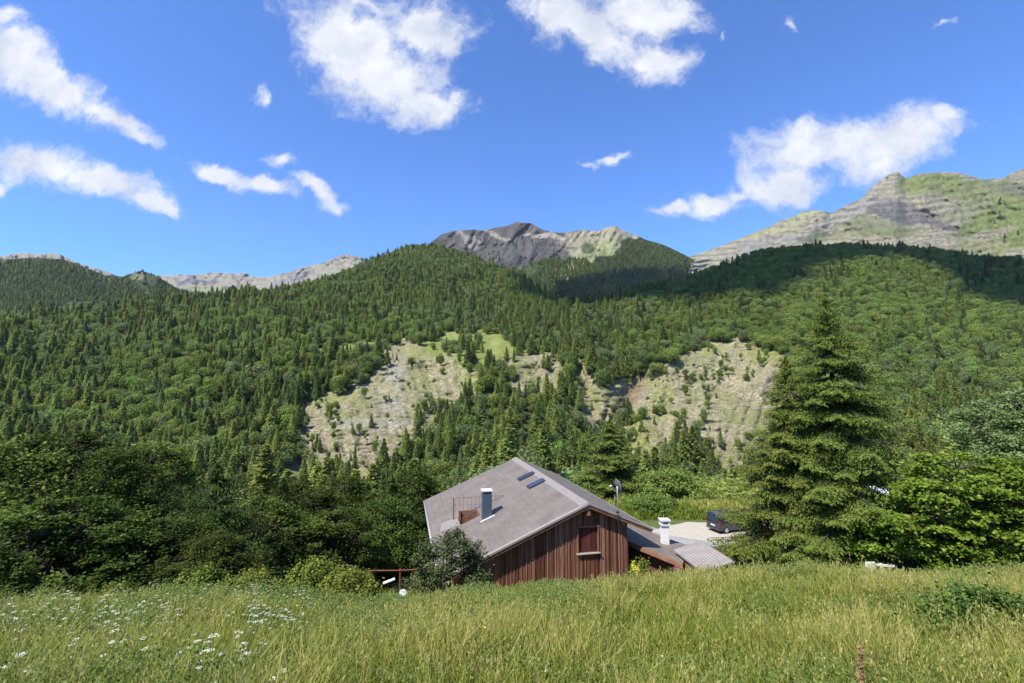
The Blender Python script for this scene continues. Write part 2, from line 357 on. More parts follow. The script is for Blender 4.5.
# ---------- mountains behind
def sheet(name, pts, foot, Yc, Yf, base, blobs, amp=.05, fx=30., fy=20., seed=70, step=1.3, rows=120, cj=1.0, strat=0, mat=None, warp=13, extra=None, skew=.5):
    pa = np.array(pts, float); x0, x1 = pa[0, 0], pa[-1, 0]; p = np.arange(x0, x1, step)
    c = np.interp(p, pa[:, 0], pa[:, 1])+cj*1.6*fbm(p/13., p*0, 4, seed)
    t = np.linspace(0, 1, rows)[:, None]; PX = np.tile(p, (rows, 1))
    PY = foot*(1-t)+c[None]*t
    Yb = Yf*(1-t)+Yc*t
    hh_ = foot-PY
    Yb = Yb*(1+amp*(ridged(PX/fx+hh_*skew/fx+.35*fbm(PX/20., PY/20., 2, seed+2), PY/(fy*2.6), 3, seed+3)-.5)*1.5+.34*amp*(ridged(PX/7.+hh_*skew/7., PY/16., 4, seed+5)-.5)+.16*amp*fbm(PX/3., PY/3., 3, seed+6))
    if strat:
        s = (PY/strat+PX/60.+.8*fbm(PX/40., PY/40., 3, seed+9)) % 1.0; Yb = Yb*(1+.012*np.where(s < .6, s, (1-s)*1.5))
    V = P(PX, PY, Yb)
    wx = PX+warp*fbm(PX/12., PY/12., 4, seed+11); wy = PY+.6*warp*fbm(PX/12., PY/9., 4, seed+13)
    alb = np.tile(np.array(base, float), (*PX.shape, 1))
    for (ax, ay, rx, ry, ang, col, k) in blobs:
        ca, sa = math.cos(math.radians(ang)), math.sin(math.radians(ang)); dx, dy = wx-ax, wy-ay
        u, v = (dx*ca+dy*sa)/rx, (-dx*sa+dy*ca)/ry
        alb = mixc(alb, col, k*(1-sm(.8, 1.15, np.sqrt(u*u+v*v))))
    if extra: alb = extra(PX, PY, alb)
    last = V[-1]
    for k in range(1, 6):
        q = last.copy(); s = 1+.08*k; q[:, :2] *= s; q[:, 2] = last[:, 2]-.35*(s-1)*last[:, 1]
        V = np.concatenate([V, q[None]]); alb = np.concatenate([alb, alb[-1:]])
    o = grid_mesh(name, V[..., 0], V[..., 1], V[..., 2], mat or M_MOUNT, {'albedo': alb.reshape(-1, 3), 'bare': sm(.002, .03, alb[..., 0]-alb[..., 1]).ravel()*.8}); tag(o, kind='structure')
    return lambda px, py: P(px, py, (Yf+(Yc-Yf)*np.clip((foot-py)/(foot-np.interp(px, pa[:, 0], pa[:, 1])), 0, 1)))
GR = (.15, .19, .06); DG = (.045, .062, .026); TAN = (.33, .28, .20); SCREE = (.092, .08, .076)
sheet('pale_far_ridge', [(-420, 275), (-60, 262), (0, 256), (25, 253), (60, 254), (75, 262), (120, 276), (165, 276), (200, 274), (220, 272), (245, 273), (256, 278), (275, 276), (300, 268), (325, 262), (345, 254), (360, 257), (420, 285), (480, 310)],
      330, 4200, 3300, (.30, .265, .215), [(195, 280, 22, 3.5, 0, (.13, .13, .15), .9), (285, 280, 20, 5, -20, (.22, .21, .21), .9), (180, 290, 60, 6, 0, (.20, .22, .10), .6), (345, 268, 25, 4, -10, (.27, .26, .18), .7)], amp=.05, seed=80)
LH = [(-420, 285), (-200, 262), (-80, 256), (0, 261), (20, 258), (60, 259), (85, 266), (105, 276), (122, 277), (142, 270), (158, 277), (176, 288), (230, 305)]
surf_l = sheet('left_forested_hill', LH, 345, 1900, 1350, DG, [(140, 276, 10, 3, 20, (.20, .19, .12), .6)], amp=.06, fx=45, seed=90, mat=M_HILL)
def central_extra(PX, PY, alb):
    n = fbm(PX/5., PY/4., 4, 111)
    scr = (PX < 560+3*n) & (PY < 268) & (PX < 600)
    streak = ((PX-PY*1.1)/7.+n*.8) % 1.0
    alb = np.where((scr & (streak < .25))[..., None], alb*.78+.03, alb)
    return alb*(1+.40*fbm(PX/3.5+PY/6., PY/5., 4, 117))[..., None]
CM = [(400, 262), (425, 247), (442, 234), (458, 230), (475, 229), (490, 230), (505, 226), (518, 222.5), (530, 224), (545, 230), (560, 232), (580, 230), (600, 231), (608, 227), (616, 226), (622, 231), (640, 237), (660, 244), (700, 262), (730, 275), (800, 300)]
surf_c = sheet('central_grey_mountain', CM, 320, 2500, 1500, DG, [
    (505, 244, 70, 27, 8, SCREE, 1), (520, 252, 45, 20, 20, (.10, .09, .085), .9), (535, 226, 22, 6, 12, (.12, .10, .10), 1), (490, 232, 14, 2, 5, (.34, .30, .25), .8), (468, 240, 5, 12, -40, (.30, .27, .24), .7),
    (500, 235, 22, 2, 12, (.32, .28, .24), .8), (548, 236, 24, 3, 12, (.38, .33, .27), .9),
    (590, 240, 36, 14, -8, TAN, 1), (612, 236, 26, 11, 10, (.33, .30, .20), 1), (580, 258, 26, 10, -35, (.29, .27, .16), 1), (560, 272, 20, 8, -20, (.27, .29, .12), .9), (600, 252, 22, 6, -25, (.24, .26, .12), .9),
    (588, 250, 8, 5, 0, DG, .8), (530, 272, 40, 9, -18, (.07, .10, .035), 1), (570, 248, 10, 3, 0, (.08, .11, .05), .8), (636, 248, 14, 7, 20, DG, 1), (515, 262, 20, 5, -10, (.06, .06, .06), .8)], amp=.05, fx=22, seed=100, skew=-.6, extra=central_extra)
RM = [(640, 300), (670, 272), (690, 256), (715, 248), (740, 238), (770, 226), (800, 213), (815, 210), (832, 212), (850, 204), (862, 198), (875, 184), (888, 176), (897, 172), (906, 179), (918, 174), (935, 171.5), (960, 173), (985, 180), (1005, 178), (1012, 172), (1024, 168), (1060, 165), (1140, 180), (1300, 200), (1440, 240)]
def strata_extra(PX, PY, alb):
    n = fbm(PX/30., PY/12., 4, 141); f = fbm(PX/4., PY/2.5, 4, 143)
    s = ((PY+PX*.10+7*n)/5.5) % 1.0; rocky = sm(.0, .03, alb[..., 0]-alb[..., 1])
    dark = rocky*sm(.60, .80, s)*(.35+.5*sm(-.2, .3, f)); alb = alb*(1-.68*dark)[..., None]
    return alb*(1+.30*f)[..., None]
surf_r = sheet('right_rocky_mountain', RM, 300, 2600, 1500, (.335, .29, .205), [
    (980, 192, 80, 14, 4, (.17, .185, .07), .95), (935, 181, 34, 8, 0, (.17, .195, .062), 1), (1010, 225, 60, 26, -20, (.155, .185, .05), .95), (920, 196, 50, 3, 5, (.31, .28, .19), .8),
    (895, 211, 48, 12, 12, (.155, .14, .13), 1), (918, 222, 50, 5, 10, (.12, .11, .105), .9), (872, 228, 50, 8, 6, (.13, .15, .065), .75), (850, 236, 60, 5, -4, (.15, .165, .07), .6), (960, 212, 30, 6, -15, (.19, .20, .10), .8),
    (862, 203, 30, 5, -42, (.37, .33, .26), .9), (835, 222, 60, 5, -24, (.29, .27, .24), .9), (880, 190, 22, 5, -30, (.36, .33, .26), .9), (760, 245, 50, 6, -15, (.25, .24, .22), .8), (815, 235, 22, 4, -10, (.10, .11, .06), .8),
    (715, 252, 30, 4, -15, (.32, .29, .21), .8), (985, 235, 28, 5, -8, (.33, .28, .2), .8), (1015, 190, 30, 5, 10, (.13, .12, .10), .6), (1000, 188, 10, 3, 0, (.14, .15, .08), .8), (965, 248, 40, 5, -5, (.30, .27, .16), .6), (790, 222, 50, 3, -22, (.28, .29, .14), .7)], amp=.038, fx=36, fy=16, seed=120, skew=.8, strat=7, rows=130, extra=strata_extra)
rm_pts = np.array(RM, float)
# ------------------------------------------------------------------ foliage building blocks
def leaf_quads(C, D, Nn, L, W):
    """diamond leaves: centre C, direction D, normal N, half length L, half width W"""
    D = D/np.linalg.norm(D, axis=1, keepdims=True); S_ = np.cross(D, Nn); S_ /= np.linalg.norm(S_, axis=1, keepdims=True)+1e-9
    L = np.asarray(L).reshape(-1, 1); W = np.asarray(W).reshape(-1, 1)
    V = np.stack([C-D*L, C+S_*W, C+D*L, C-S_*W], 1).reshape(-1, 3)
    return V, np.arange(len(V)).reshape(-1, 4)
def rdir(n):
    v = rng.normal(size=(n, 3)); return v/np.linalg.norm(v, axis=1, keepdims=True)
def tubes(segs, seg=6):
    Vs = []; Fs = []; n = 0
    ang = np.arange(seg)*2*math.pi/seg
    for p0, p1, r0, r1 in segs:
        p0 = np.asarray(p0, float); p1 = np.asarray(p1, float); d = p1-p0; d = d/(np.linalg.norm(d)+1e-9)
        a = np.cross(d, [0, 0, 1.0] if abs(d[2]) < .9 else [1.0, 0, 0]); a /= np.linalg.norm(a); b = np.cross(d, a)
        ring = np.cos(ang)[:, None]*a+np.sin(ang)[:, None]*b
        Vs.append(p0+ring*r0); Vs.append(p1+ring*r1)
        i = np.arange(seg); j = (i+1) % seg
        Fs.append(np.stack([n+i, n+j, n+seg+j, n+seg+i], 1)); n += 2*seg
    return np.concatenate(Vs), np.concatenate(Fs)
def far_conifer(name, mat, kind='larch', N=1500, wid=.17, seedless=None):
    """unit-height conifer"""
    h = .06+.94*rng.random(N)**1.25
    az = rng.random(N)*2*math.pi
    lay = np.round(h*16+rng.normal(0, .25, N))/16 if kind == 'spruce' else h
    lob = 1+.22*np.sin(az*3+rng.random()*6+lay*19)+.18*np.sin(az*5+lay*31)
    R = wid*(1-lay)**.85*lob+.006
    rr = R*(.25+.75*rng.random(N)**.45)
    c = np.stack([np.cos(az)*rr, np.sin(az)*rr, h-rr*.35*(kind == 'spruce')+rr*.15*(kind == 'larch')], 1)
    D = np.stack([np.cos(az), np.sin(az), np.full(N, -.35 if kind == 'spruce' else .15)], 1)+rng.normal(0, .35, (N, 3))
    nn = np.stack([np.cos(az), np.sin(az), np.full(N, 1.1)], 1)+rng.normal(0, .4, (N, 3))
    sz = (.021+.020*rng.random(N))*(1.2-.45*h)
    V, Fq = leaf_quads(c, D, nn, sz*1.25, sz*.62)
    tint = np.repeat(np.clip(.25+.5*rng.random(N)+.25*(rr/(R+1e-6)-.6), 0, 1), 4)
    tv, tf = tubes([((0, 0, -.03), (0, 0, .93), .014, .003)], 4)
    Va = np.concatenate([V, tv]); Fa = np.concatenate([Fq, tf+len(V)]); ta = np.concatenate([tint, np.zeros(len(tv))])
    return mesh_np(name, Va, Fa, tint=ta, mats=[mat, M_BARK], midx=np.r_[np.zeros(len(Fq)), np.ones(len(tf))])
def far_broad(name, mat, N=1700, wid=.40):
    nl = 11; lc = rdir(nl)*np.array([wid*.55, wid*.55, .24])*rng.random((nl, 1))**.4*np.array([1, 1, 1.25])+np.array([0, 0, .50]); lr = .15+.13*rng.random(nl)
    k = rng.integers(0, nl, N); d = rdir(N); c = lc[k]+d*(lr[k]*(.8+.25*rng.random(N)))[:, None]
    c[:, 2] = np.maximum(c[:, 2], .0+.1*rng.random(N))
    sz = .018+.018*rng.random(N)
    V, Fq = leaf_quads(c, rdir(N), d+rng.normal(0, .45, (N, 3)), sz*1.1, sz*.85)
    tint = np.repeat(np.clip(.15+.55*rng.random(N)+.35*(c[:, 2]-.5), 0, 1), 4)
    tv, tf = tubes([((0, 0, -.05), (0, 0, .6), .025, .012)], 4)
    Va = np.concatenate([V, tv]); Fa = np.concatenate([Fq, tf+len(V)]); ta = np.concatenate([tint, np.zeros(len(tv))])
    return mesh_np(name, Va, Fa, tint=ta, mats=[mat, M_BARK], midx=np.r_[np.zeros(len(Fq)), np.ones(len(tf))])
FAR = []
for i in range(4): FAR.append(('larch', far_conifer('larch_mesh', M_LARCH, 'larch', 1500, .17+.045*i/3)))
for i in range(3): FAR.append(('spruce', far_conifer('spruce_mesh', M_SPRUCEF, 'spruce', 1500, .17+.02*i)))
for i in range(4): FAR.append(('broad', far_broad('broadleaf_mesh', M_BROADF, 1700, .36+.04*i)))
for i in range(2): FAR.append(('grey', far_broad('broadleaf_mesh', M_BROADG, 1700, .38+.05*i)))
KIND_IDX = {'larch': [0, 1, 2, 3], 'spruce': [4, 5, 6], 'broad': [7, 8, 9, 10], 'grey': [11, 12]}
src = bpy.data.collections.new('tree_kinds')
for i, (k, me) in enumerate(FAR):
    o = bpy.data.objects.new('tree_kind_%02d' % i, me); src.objects.link(o)
def scatter(name, pos, idx, scale, rot, kind='stuff'):
    me = bpy.data.meshes.new(name); n = len(pos); me.vertices.add(n); me.vertices.foreach_set('co', np.asarray(pos, np.float32).ravel())
    for nm, arr, ty in (('kidx', np.asarray(idx, np.int32), 'INT'), ('ksc', np.asarray(scale, np.float32), 'FLOAT'), ('krot', np.asarray(rot, np.float32), 'FLOAT'), ('kwid', np.asarray(scale, np.float32)*np.clip(1.05+.22*rng.normal(size=n), .6, 1.7).astype(np.float32), 'FLOAT')):
        a = me.attributes.new(nm, ty, 'POINT'); a.data.foreach_set('value', arr)
    o = link(name, me); tag(o, kind=kind)
    ng = bpy.data.node_groups.new('scatter', 'GeometryNodeTree')
    ng.interface.new_socket('Geometry', in_out='INPUT', socket_type='NodeSocketGeometry'); ng.interface.new_socket('Geometry', in_out='OUTPUT', socket_type='NodeSocketGeometry')
    gi = ng.nodes.new('NodeGroupInput'); go = ng.nodes.new('NodeGroupOutput'); ip = ng.nodes.new('GeometryNodeInstanceOnPoints')
    ci = ng.nodes.new('GeometryNodeCollectionInfo'); ci.inputs['Collection'].default_value = src; ci.inputs['Separate Children'].default_value = True; ci.inputs['Reset Children'].default_value = True
    ip.inputs['Pick Instance'].default_value = True
    def na(nm, ty):
        x = ng.nodes.new('GeometryNodeInputNamedAttribute'); x.data_type = ty; x.inputs['Name'].default_value = nm; return x.outputs['Attribute']
    cx_ = ng.nodes.new('ShaderNodeCombineXYZ'); ng.links.new(na('krot', 'FLOAT'), cx_.inputs[2]); sc_ = na('ksc', 'FLOAT'); cs = ng.nodes.new('ShaderNodeCombineXYZ'); kw_ = na('kwid', 'FLOAT'); ng.links.new(kw_, cs.inputs[0]); ng.links.new(kw_, cs.inputs[1]); ng.links.new(sc_, cs.inputs[2])
    ng.links.new(gi.outputs[0], ip.inputs['Points']); ng.links.new(ci.outputs[0], ip.inputs['Instance']); ng.links.new(na('kidx', 'INT'), ip.inputs['Instance Index'])
    ng.links.new(cx_.outputs[0], ip.inputs['Rotation']); ng.links.new(cs.outputs[0], ip.inputs['Scale']); ng.links.new(ip.outputs[0], go.inputs[0])
    m = o.modifiers.new('scatter', 'NODES'); m.node_group = ng; return o
# ---- where the trees of the far slope stand
trees = []      # (xyz, kindstr, height, px, py, hpx)
def add_trees(px, py, pos, kinds, H):
    d = pos[:, 1]*CP+pos[:, 2]*SP; hp = F*H/d
    for i in range(len(px)): trees.append((pos[i], kinds[i], H[i], px[i], py[i], hp[i]))
def choose(px, py, n):
    r = rng.random(n); k = np.full(n, 'larch', dtype=object)
    bn = fbm(px/38., py/20., 3, 201)
    pb = .06+.30*sm(.15, .4, bn)
    right = sm(600, 720, px)*(1-sm(360, 420, py)); pb = pb+right*(.35+.3*sm(-.2, .2, bn))
    for ax, ay, rx, ry in ((235, 352, 80, 22), (160, 378, 45, 20), (330, 338, 45, 12), (205, 395, 40, 25), (80, 400, 60, 30), (180, 440, 60, 30)):
        pb = pb+.42*np.exp(-((px-ax)/rx)**2-((py-ay)/ry)**2)
    k[r < pb] = 'broad'
    g = (r >= pb) & (r < pb+.10+.35*sm(.15, .4, fbm(px/50., py/24., 3, 207))+.4*right*sm(330, 400, py)); k[g] = 'grey'
    s = (r > .86) | ((r > .6) & (fbm(px/30., py/20., 2, 209) > .25)); k[s & ~g & (r >= pb)] = 'spruce'
    return k
n = 262000
px = rng.uniform(-415, 1435, n); py = rng.uniform(238, 560, n)
ok = py > crest(px)+.5; px, py = px[ok], py[ok]
pos = P(px, py, mainY(px, py)); H = (8.5+15.5*rng.beta(1.8, 1.8, len(px)))*(1-.25*(1-sm(240, 262, py)))
k = choose(px, py, len(px)); H = np.where(k == 'broad', H*.72, np.where(k == 'grey', H*.7, H))
hp = F*H/(pos[:, 1]*CP+pos[:, 2]*SP)
b, m = masks(px, py-2)
area = (px.max()-px.min())*(560-238)/n
dens = 1/(.085*hp**2)
dens = np.where(b, dens*(.04+1.0*sm(.12, .38, fbm(px/15., py/15., 3, 219))), dens); dens = np.where(m, dens*.02, dens)
gap = fbm(px/18., py/9., 3, 211); dens = dens*(1-.2*sm(.25, .5, gap))
dens = np.where(b & (np.exp(-((px-690)/30)**2-((py-455)/38)**2) > .35), 1/(.16*hp**2), dens)
for ax, ay, rx, ry in ((465, 352, 20, 16), (440, 372, 5, 8), (413, 383, 4, 3), (394, 350, 6, 12), (357, 432, 12, 10), (322, 440, 18, 10), (655, 402, 12, 8), (690, 378, 25, 7), (680, 420, 10, 14), (725, 355, 12, 4), (650, 432, 14, 10), (530, 385, 30, 10), (545, 362, 14, 6), (503, 372, 8, 14), (585, 405, 5, 16), (436, 405, 8, 10)):
    e = ((px-ax)/rx)**2+((py-ay)/ry)**2 < 1; dens = np.where(e & (b | m), .7/(.115*hp**2), dens)
keep = rng.random(len(px)) < dens*area*np.where((px < -10) | (px > 1034), .75, 1)
px, py, pos, H, k, hp, b, m = [q[keep] for q in (px, py, pos, H, k, hp, b, m)]
H = np.where(b, H*rng.uniform(.12, 1.0, len(H))**1.0*.62, H); k[b & (rng.random(len(k)) < .5)] = 'broad'
# sit on the displaced mesh: pull the foot a little into the slope
pos[:, 2] -= .25+.0015*pos[:, 1]
add_trees(px, py, pos, k, H)
# valley side between the yard and the far slope
n = 5200; x = rng.uniform(-260, 260, n); y = 62+rng.random(n)**.8*170
okk = (np.abs(x) < 1.25*y+20) & ~((x > 32) & (x < 75) & (y < 70)) & ~((x > 10) & (x < 50) & (y < 70)) & ~((x < 8) & (x > -40) & (y < 60))
x, y = x[okk], y[okk]; z = zg(x, y); pos = np.stack([x, y, z-.1], 1); qx, qy = Q(pos); H = rng.uniform(9, 17, len(x))
k = rng.choice(np.array(['larch', 'broad', 'grey', 'spruce'], dtype=object), len(x), p=[.42, .3, .18, .10]); H = np.where(k == 'larch', H*1.15, H*.8)
tree_top_limit = zg(x, y)+H; _, ty = Q(np.stack([x, y, tree_top_limit], 1))
lim = np.interp(qx, [0, 280, 300, 440, 560, 640, 660, 740, 1024], [400, 430, 462, 445, 425, 440, 452, 468, 400])
kp = (ty > lim-6) & (rng.random(len(x)) < .55); add_trees(qx[kp], qy[kp], pos[kp], k[kp], H[kp])
# other hills
def hill_trees(fun, pts, foot, n, H0, H1, accept, kinds=('larch', 'spruce'), dk=.3, top=0):
    a = np.array(pts, float); px = rng.uniform(max(a[0, 0], -410), min(a[-1, 0], 1430), n); py = rng.uniform(a[:, 1].min(), foot, n)
    ok = (py > np.interp(px, a[:, 0], a[:, 1])+1.5+top) & accept(px, py); px, py = px[ok], py[ok]
    pos = fun(px, py); pos[:, 2] -= 3; k = np.where(rng.random(len(px)) < dk, kinds[1], kinds[0]).astype(object)
    return px, py, pos, k, rng.uniform(H0, H1, len(px))
hill_sets = []
def lh_surface(px, py):
    a = np.array(LH, float); t = np.clip((345-py)/(345-np.interp(px, a[:, 0], a[:, 1])), 0, 1); return P(px, py, 1350+(1900-1350)*t)
hill_sets.append(hill_trees(surf_l, LH, 312, 11000, 13, 19, lambda x, y: np.abs(x) < 2000, dk=.35))
hill_sets.append(hill_trees(surf_c, CM, 300, 16000, 13, 19, lambda x, y: inpoly(x+3*fbm(x/9., y/9., 3, 5), y+2*fbm(x/9., y/9., 3, 6), [(500, 300), (500, 268), (520, 268), (545, 258), (575, 250), (590, 262), (600, 262), (612, 254), (630, 240), (648, 240), (720, 272), (760, 300)]) & ((x > 590) | (y > 258)), dk=.4))
hill_sets.append(hill_trees(surf_c, CM, 300, 1500, 10, 15, lambda x, y: inpoly(x, y, [(470, 236), (560, 236), (575, 258), (560, 270), (490, 262)]) | inpoly(x, y, [(580, 244), (600, 244), (600, 256), (580, 256)]), dk=.9))
hill_sets.append(hill_trees(surf_r, RM, 256, 900, 20, 32, lambda x, y: (((x-1003)/22)**2+((y-220)/26)**2 < 1) & (rng.random(len(x)) < .35) | ((((x-1006)/10)**2+((y-232)/14)**2) < 1) & (rng.random(len(x)) < .6), dk=.8))
for t_ in hill_sets: add_trees(*t_)
vis = []
for i, (p, kd, h, a, b_, s) in enumerate(trees):
    qx, qy = a, b_-s*.5
    inframe = 0 < qx < 1024
    silh = np.interp(qx, [0, 60, 200, 215, 330, 345, 420, 430, 520, 640, 645, 740, 745, 900, 905, 1024], [430, 425, 430, 455, 470, 490, 510, 500, 455, 515, 500, 495, 300, 300, 420, 400])
    hidden = qy > silh or (585 < qx < 640 and qy > 420) or (745 < qx < 900 and qy > 300)
    if inframe and not hidden: vis.append((s, i))
vis.sort(reverse=True)
nind = {'conifer': 0, 'leafy': 0}; chosen = set()
REG = [
 ('between the two pale bluffs', lambda x, y: 560 < x < 628 and y > 380),
 ('on the pale bluff right of the gully', lambda x, y: 622 <= x < 745 and y > 345),
 ('on the pale scree bluff left of the gully', lambda x, y: 290 < x < 485 and 340 < y < 480 and bool(masks(np.array(x), np.array(y))[0])),
 ('beside the small bright meadow above the left bluff', lambda x, y: 400 < x < 520 and 325 < y < 372),
 ('in the slope wood directly above the chalet roof', lambda x, y: 400 < x < 640 and y > 400),
 ('in the valley wood left of the chalet roof', lambda x, y: 270 < x <= 400 and y > 440),
 ('along the left rim of the left pale bluff', lambda x, y: 200 < x <= 420 and y > 370),
 ('between the left bluff and the narrow gully', lambda x, y: 420 < x < 625 and y > 330),
 ('in the wood above the left edge thicket', lambda x, y: x <= 200),
 ('on the wooded slope above the right bluff', lambda x, y: x > 600 and y <= 400),
 ('low on the slope behind the big maple', lambda x, y: x > 880),
 ('on the slope above the left pale bluff', lambda x, y: True)]
ADJ = {'larch': ('larch_tree', 'slender yellow-green larch'), 'spruce': ('spruce_tree', 'narrow dark spruce'), 'broad': ('broadleaf_tree', 'rounded fresh-green broadleaf tree'), 'grey': ('broadleaf_tree', 'rounded greyish-green broadleaf tree')}
for s, i in vis:
    p, kd, h, a, b_, _ = trees[i]
    fam = 'conifer' if kd in ('larch', 'spruce') else 'leafy'
    if nind[fam] >= (290 if fam == 'conifer' else 280): continue
    nind[fam] += 1; chosen.add(i)
    where = next(w for w, f_ in REG if f_(a, b_))
    nm, ad = ADJ[kd]
    me = FAR[int(rng.choice(KIND_IDX[kd]))][1]
    o = bpy.data.objects.new(nm, me); COL.objects.link(o); o.location = Vector([float(c) for c in p]); wq = float(h*np.clip(1.05+.22*rng.normal(), .6, 1.7)); o.scale = (wq, wq, float(h)); o.rotation_euler = (rng.normal(0, .03), rng.normal(0, .03), rng.random()*6.28)
    sizew = 'tall' if s > 26 else ('mid-sized' if s > 17 else 'small')
    lab = f'{sizew} {ad} {where}'
    tag(o, lab, 'tree', lab.replace('tree ', 'trees ').replace('larch ', 'larches ').replace('spruce ', 'spruces '))
rest = [t for i, t in enumerate(trees) if i not in chosen]
print('TREES total', len(trees), 'individual', nind)
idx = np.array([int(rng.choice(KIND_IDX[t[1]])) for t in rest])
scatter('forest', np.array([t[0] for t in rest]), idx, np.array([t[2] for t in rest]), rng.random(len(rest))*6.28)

# ------------------------------------------------------------------ big near trees
def spruce_hi(name_label, base, Hh, Rad, seed_dirs, n_wh=46, nb=7, density=1.0, mat=M_SPRUCE, label='', group=None, lean=(0, 0), droop=.28, bare=.05, spray=.085, obj='spruce_tree', cat='tree'):
    root = empty(obj, base); tag(root, label, cat, group)
    Cs = []; Ds = []; Ns = []; Ls = []; Ws = []; Ts = []; segs = []
    segs.append(((0, 0, -.4), (lean[0]*.5, lean[1]*.5, Hh*.5), .018*Hh, .011*Hh)); segs.append(((lean[0]*.5, lean[1]*.5, Hh*.5), (lean[0], lean[1], Hh*.985), .011*Hh, .002*Hh))
    for wv in range(n_wh):
        t = (wv+.5)/n_wh; hz = Hh*(bare+(1-bare)*t)
        for b_ in range(nb if t < .9 else 4):
            az = rng.random()*2*math.pi; h0 = hz+rng.normal(0, .0045*Hh)
            if h0 > Hh*.985: h0 = Hh*.985
            L = Rad*((1-h0/Hh)**.68)*(.62+.5*rng.random())*(1 if t > .08 else .8)+.10
            ns = max(3, int(L/.14)); s = np.linspace(.12, 1, ns)
            out = s*L; dz = -droop*L*s**1.3+.16*L*np.maximum(s-.55, 0)*2*s + (.35*L*s if t > .88 else 0)
            ca, sa = math.cos(az), math.sin(az)
            c0 = np.array([lean[0]*h0/Hh, lean[1]*h0/Hh, h0])
            pts = c0+np.stack([out*ca, out*sa, dz], 1)
            if L > .5: segs.append((c0, pts[ns//2], .012*L+.008, .007*L+.004)); segs.append((pts[ns//2], pts[-1], .007*L+.004, .003))
            for side in (-1, 1):
                tl = (.10+.34*L*(1-s)**.7*np.minimum(1, s*3.2))*(.7+.6*rng.random(ns)); tl = np.minimum(tl, 1.0)
                for j in range(ns):
                    if s[j] < .14 and t < .75: continue
                    m_ = max(2, int(tl[j]/.055*density)); q = rng.random(m_)
                    dv = np.array([-sa*side*.85+ca*.55, ca*side*.85+sa*.55, -.25]); dv /= np.linalg.norm(dv)
                    c = pts[j]+dv*(q*tl[j])[:, None]; c[:, 2] -= .22*tl[j]*q**1.5
                    c += rng.normal(0, .022, (m_, 3)); hang = rng.random(m_)**1.6*.15*(1 if L > .6 else .3); c[:, 2] -= hang
                    Cs.append(c); Ds.append(dv+np.stack([rng.normal(0, .35, m_), rng.normal(0, .35, m_), -.25-4*hang+rng.normal(0, .2, m_)], 1))
                    Ns.append(np.array([-.35, -.35, 1.0])+rng.normal(0, .35, (m_, 3)))
                    sz = spray*(.6+.6*rng.random(m_)); Ls.append(sz); Ws.append(sz*.38)
                    Ts.append(np.clip(.25+.30*rng.random(m_)+.62*(q*.45+s[j]*.55-.40)-1.5*hang, 0, 1))  # lit boughs and dark gaps painted into tint: tips lighter, hanging sprays darker
    m_ = 900; hz = Hh*(1-.16*rng.random(m_)**.8); rr = (Hh-hz)*.34*rng.random(m_)**.6+.02; aa = rng.random(m_)*6.283   # leader tuft
    tl_ = hz/Hh; Cs.append(np.stack([lean[0]*tl_+rr*np.cos(aa), lean[1]*tl_+rr*np.sin(aa), hz+rr*.2], 1)); Ds.append(np.stack([np.cos(aa), np.sin(aa), np.full(m_, .5)], 1)+rng.normal(0, .2, (m_, 3)))
    Ns.append(rdir(m_)); Ls.append(np.full(m_, spray*1.1)); Ws.append(np.full(m_, spray*.4)); Ts.append(.3+.5*rng.random(m_))
    C = np.concatenate(Cs); D = np.concatenate(Ds); Nn = np.concatenate(Ns); L = np.concatenate(Ls); W = np.concatenate(Ws); T = np.concatenate(Ts)
    V, Fq = leaf_quads(C, D, Nn, L, W)
    cr = link('crown', mesh_np('crown', V, Fq, tint=np.repeat(T, 4), mats=[mat]), root)
    tv, tf = tubes(segs, 6); link('trunk', mesh_np('trunk', tv, tf, mats=[M_BARK], smooth=True), root)
    print(name_label, 'faces', len(Fq)); return root
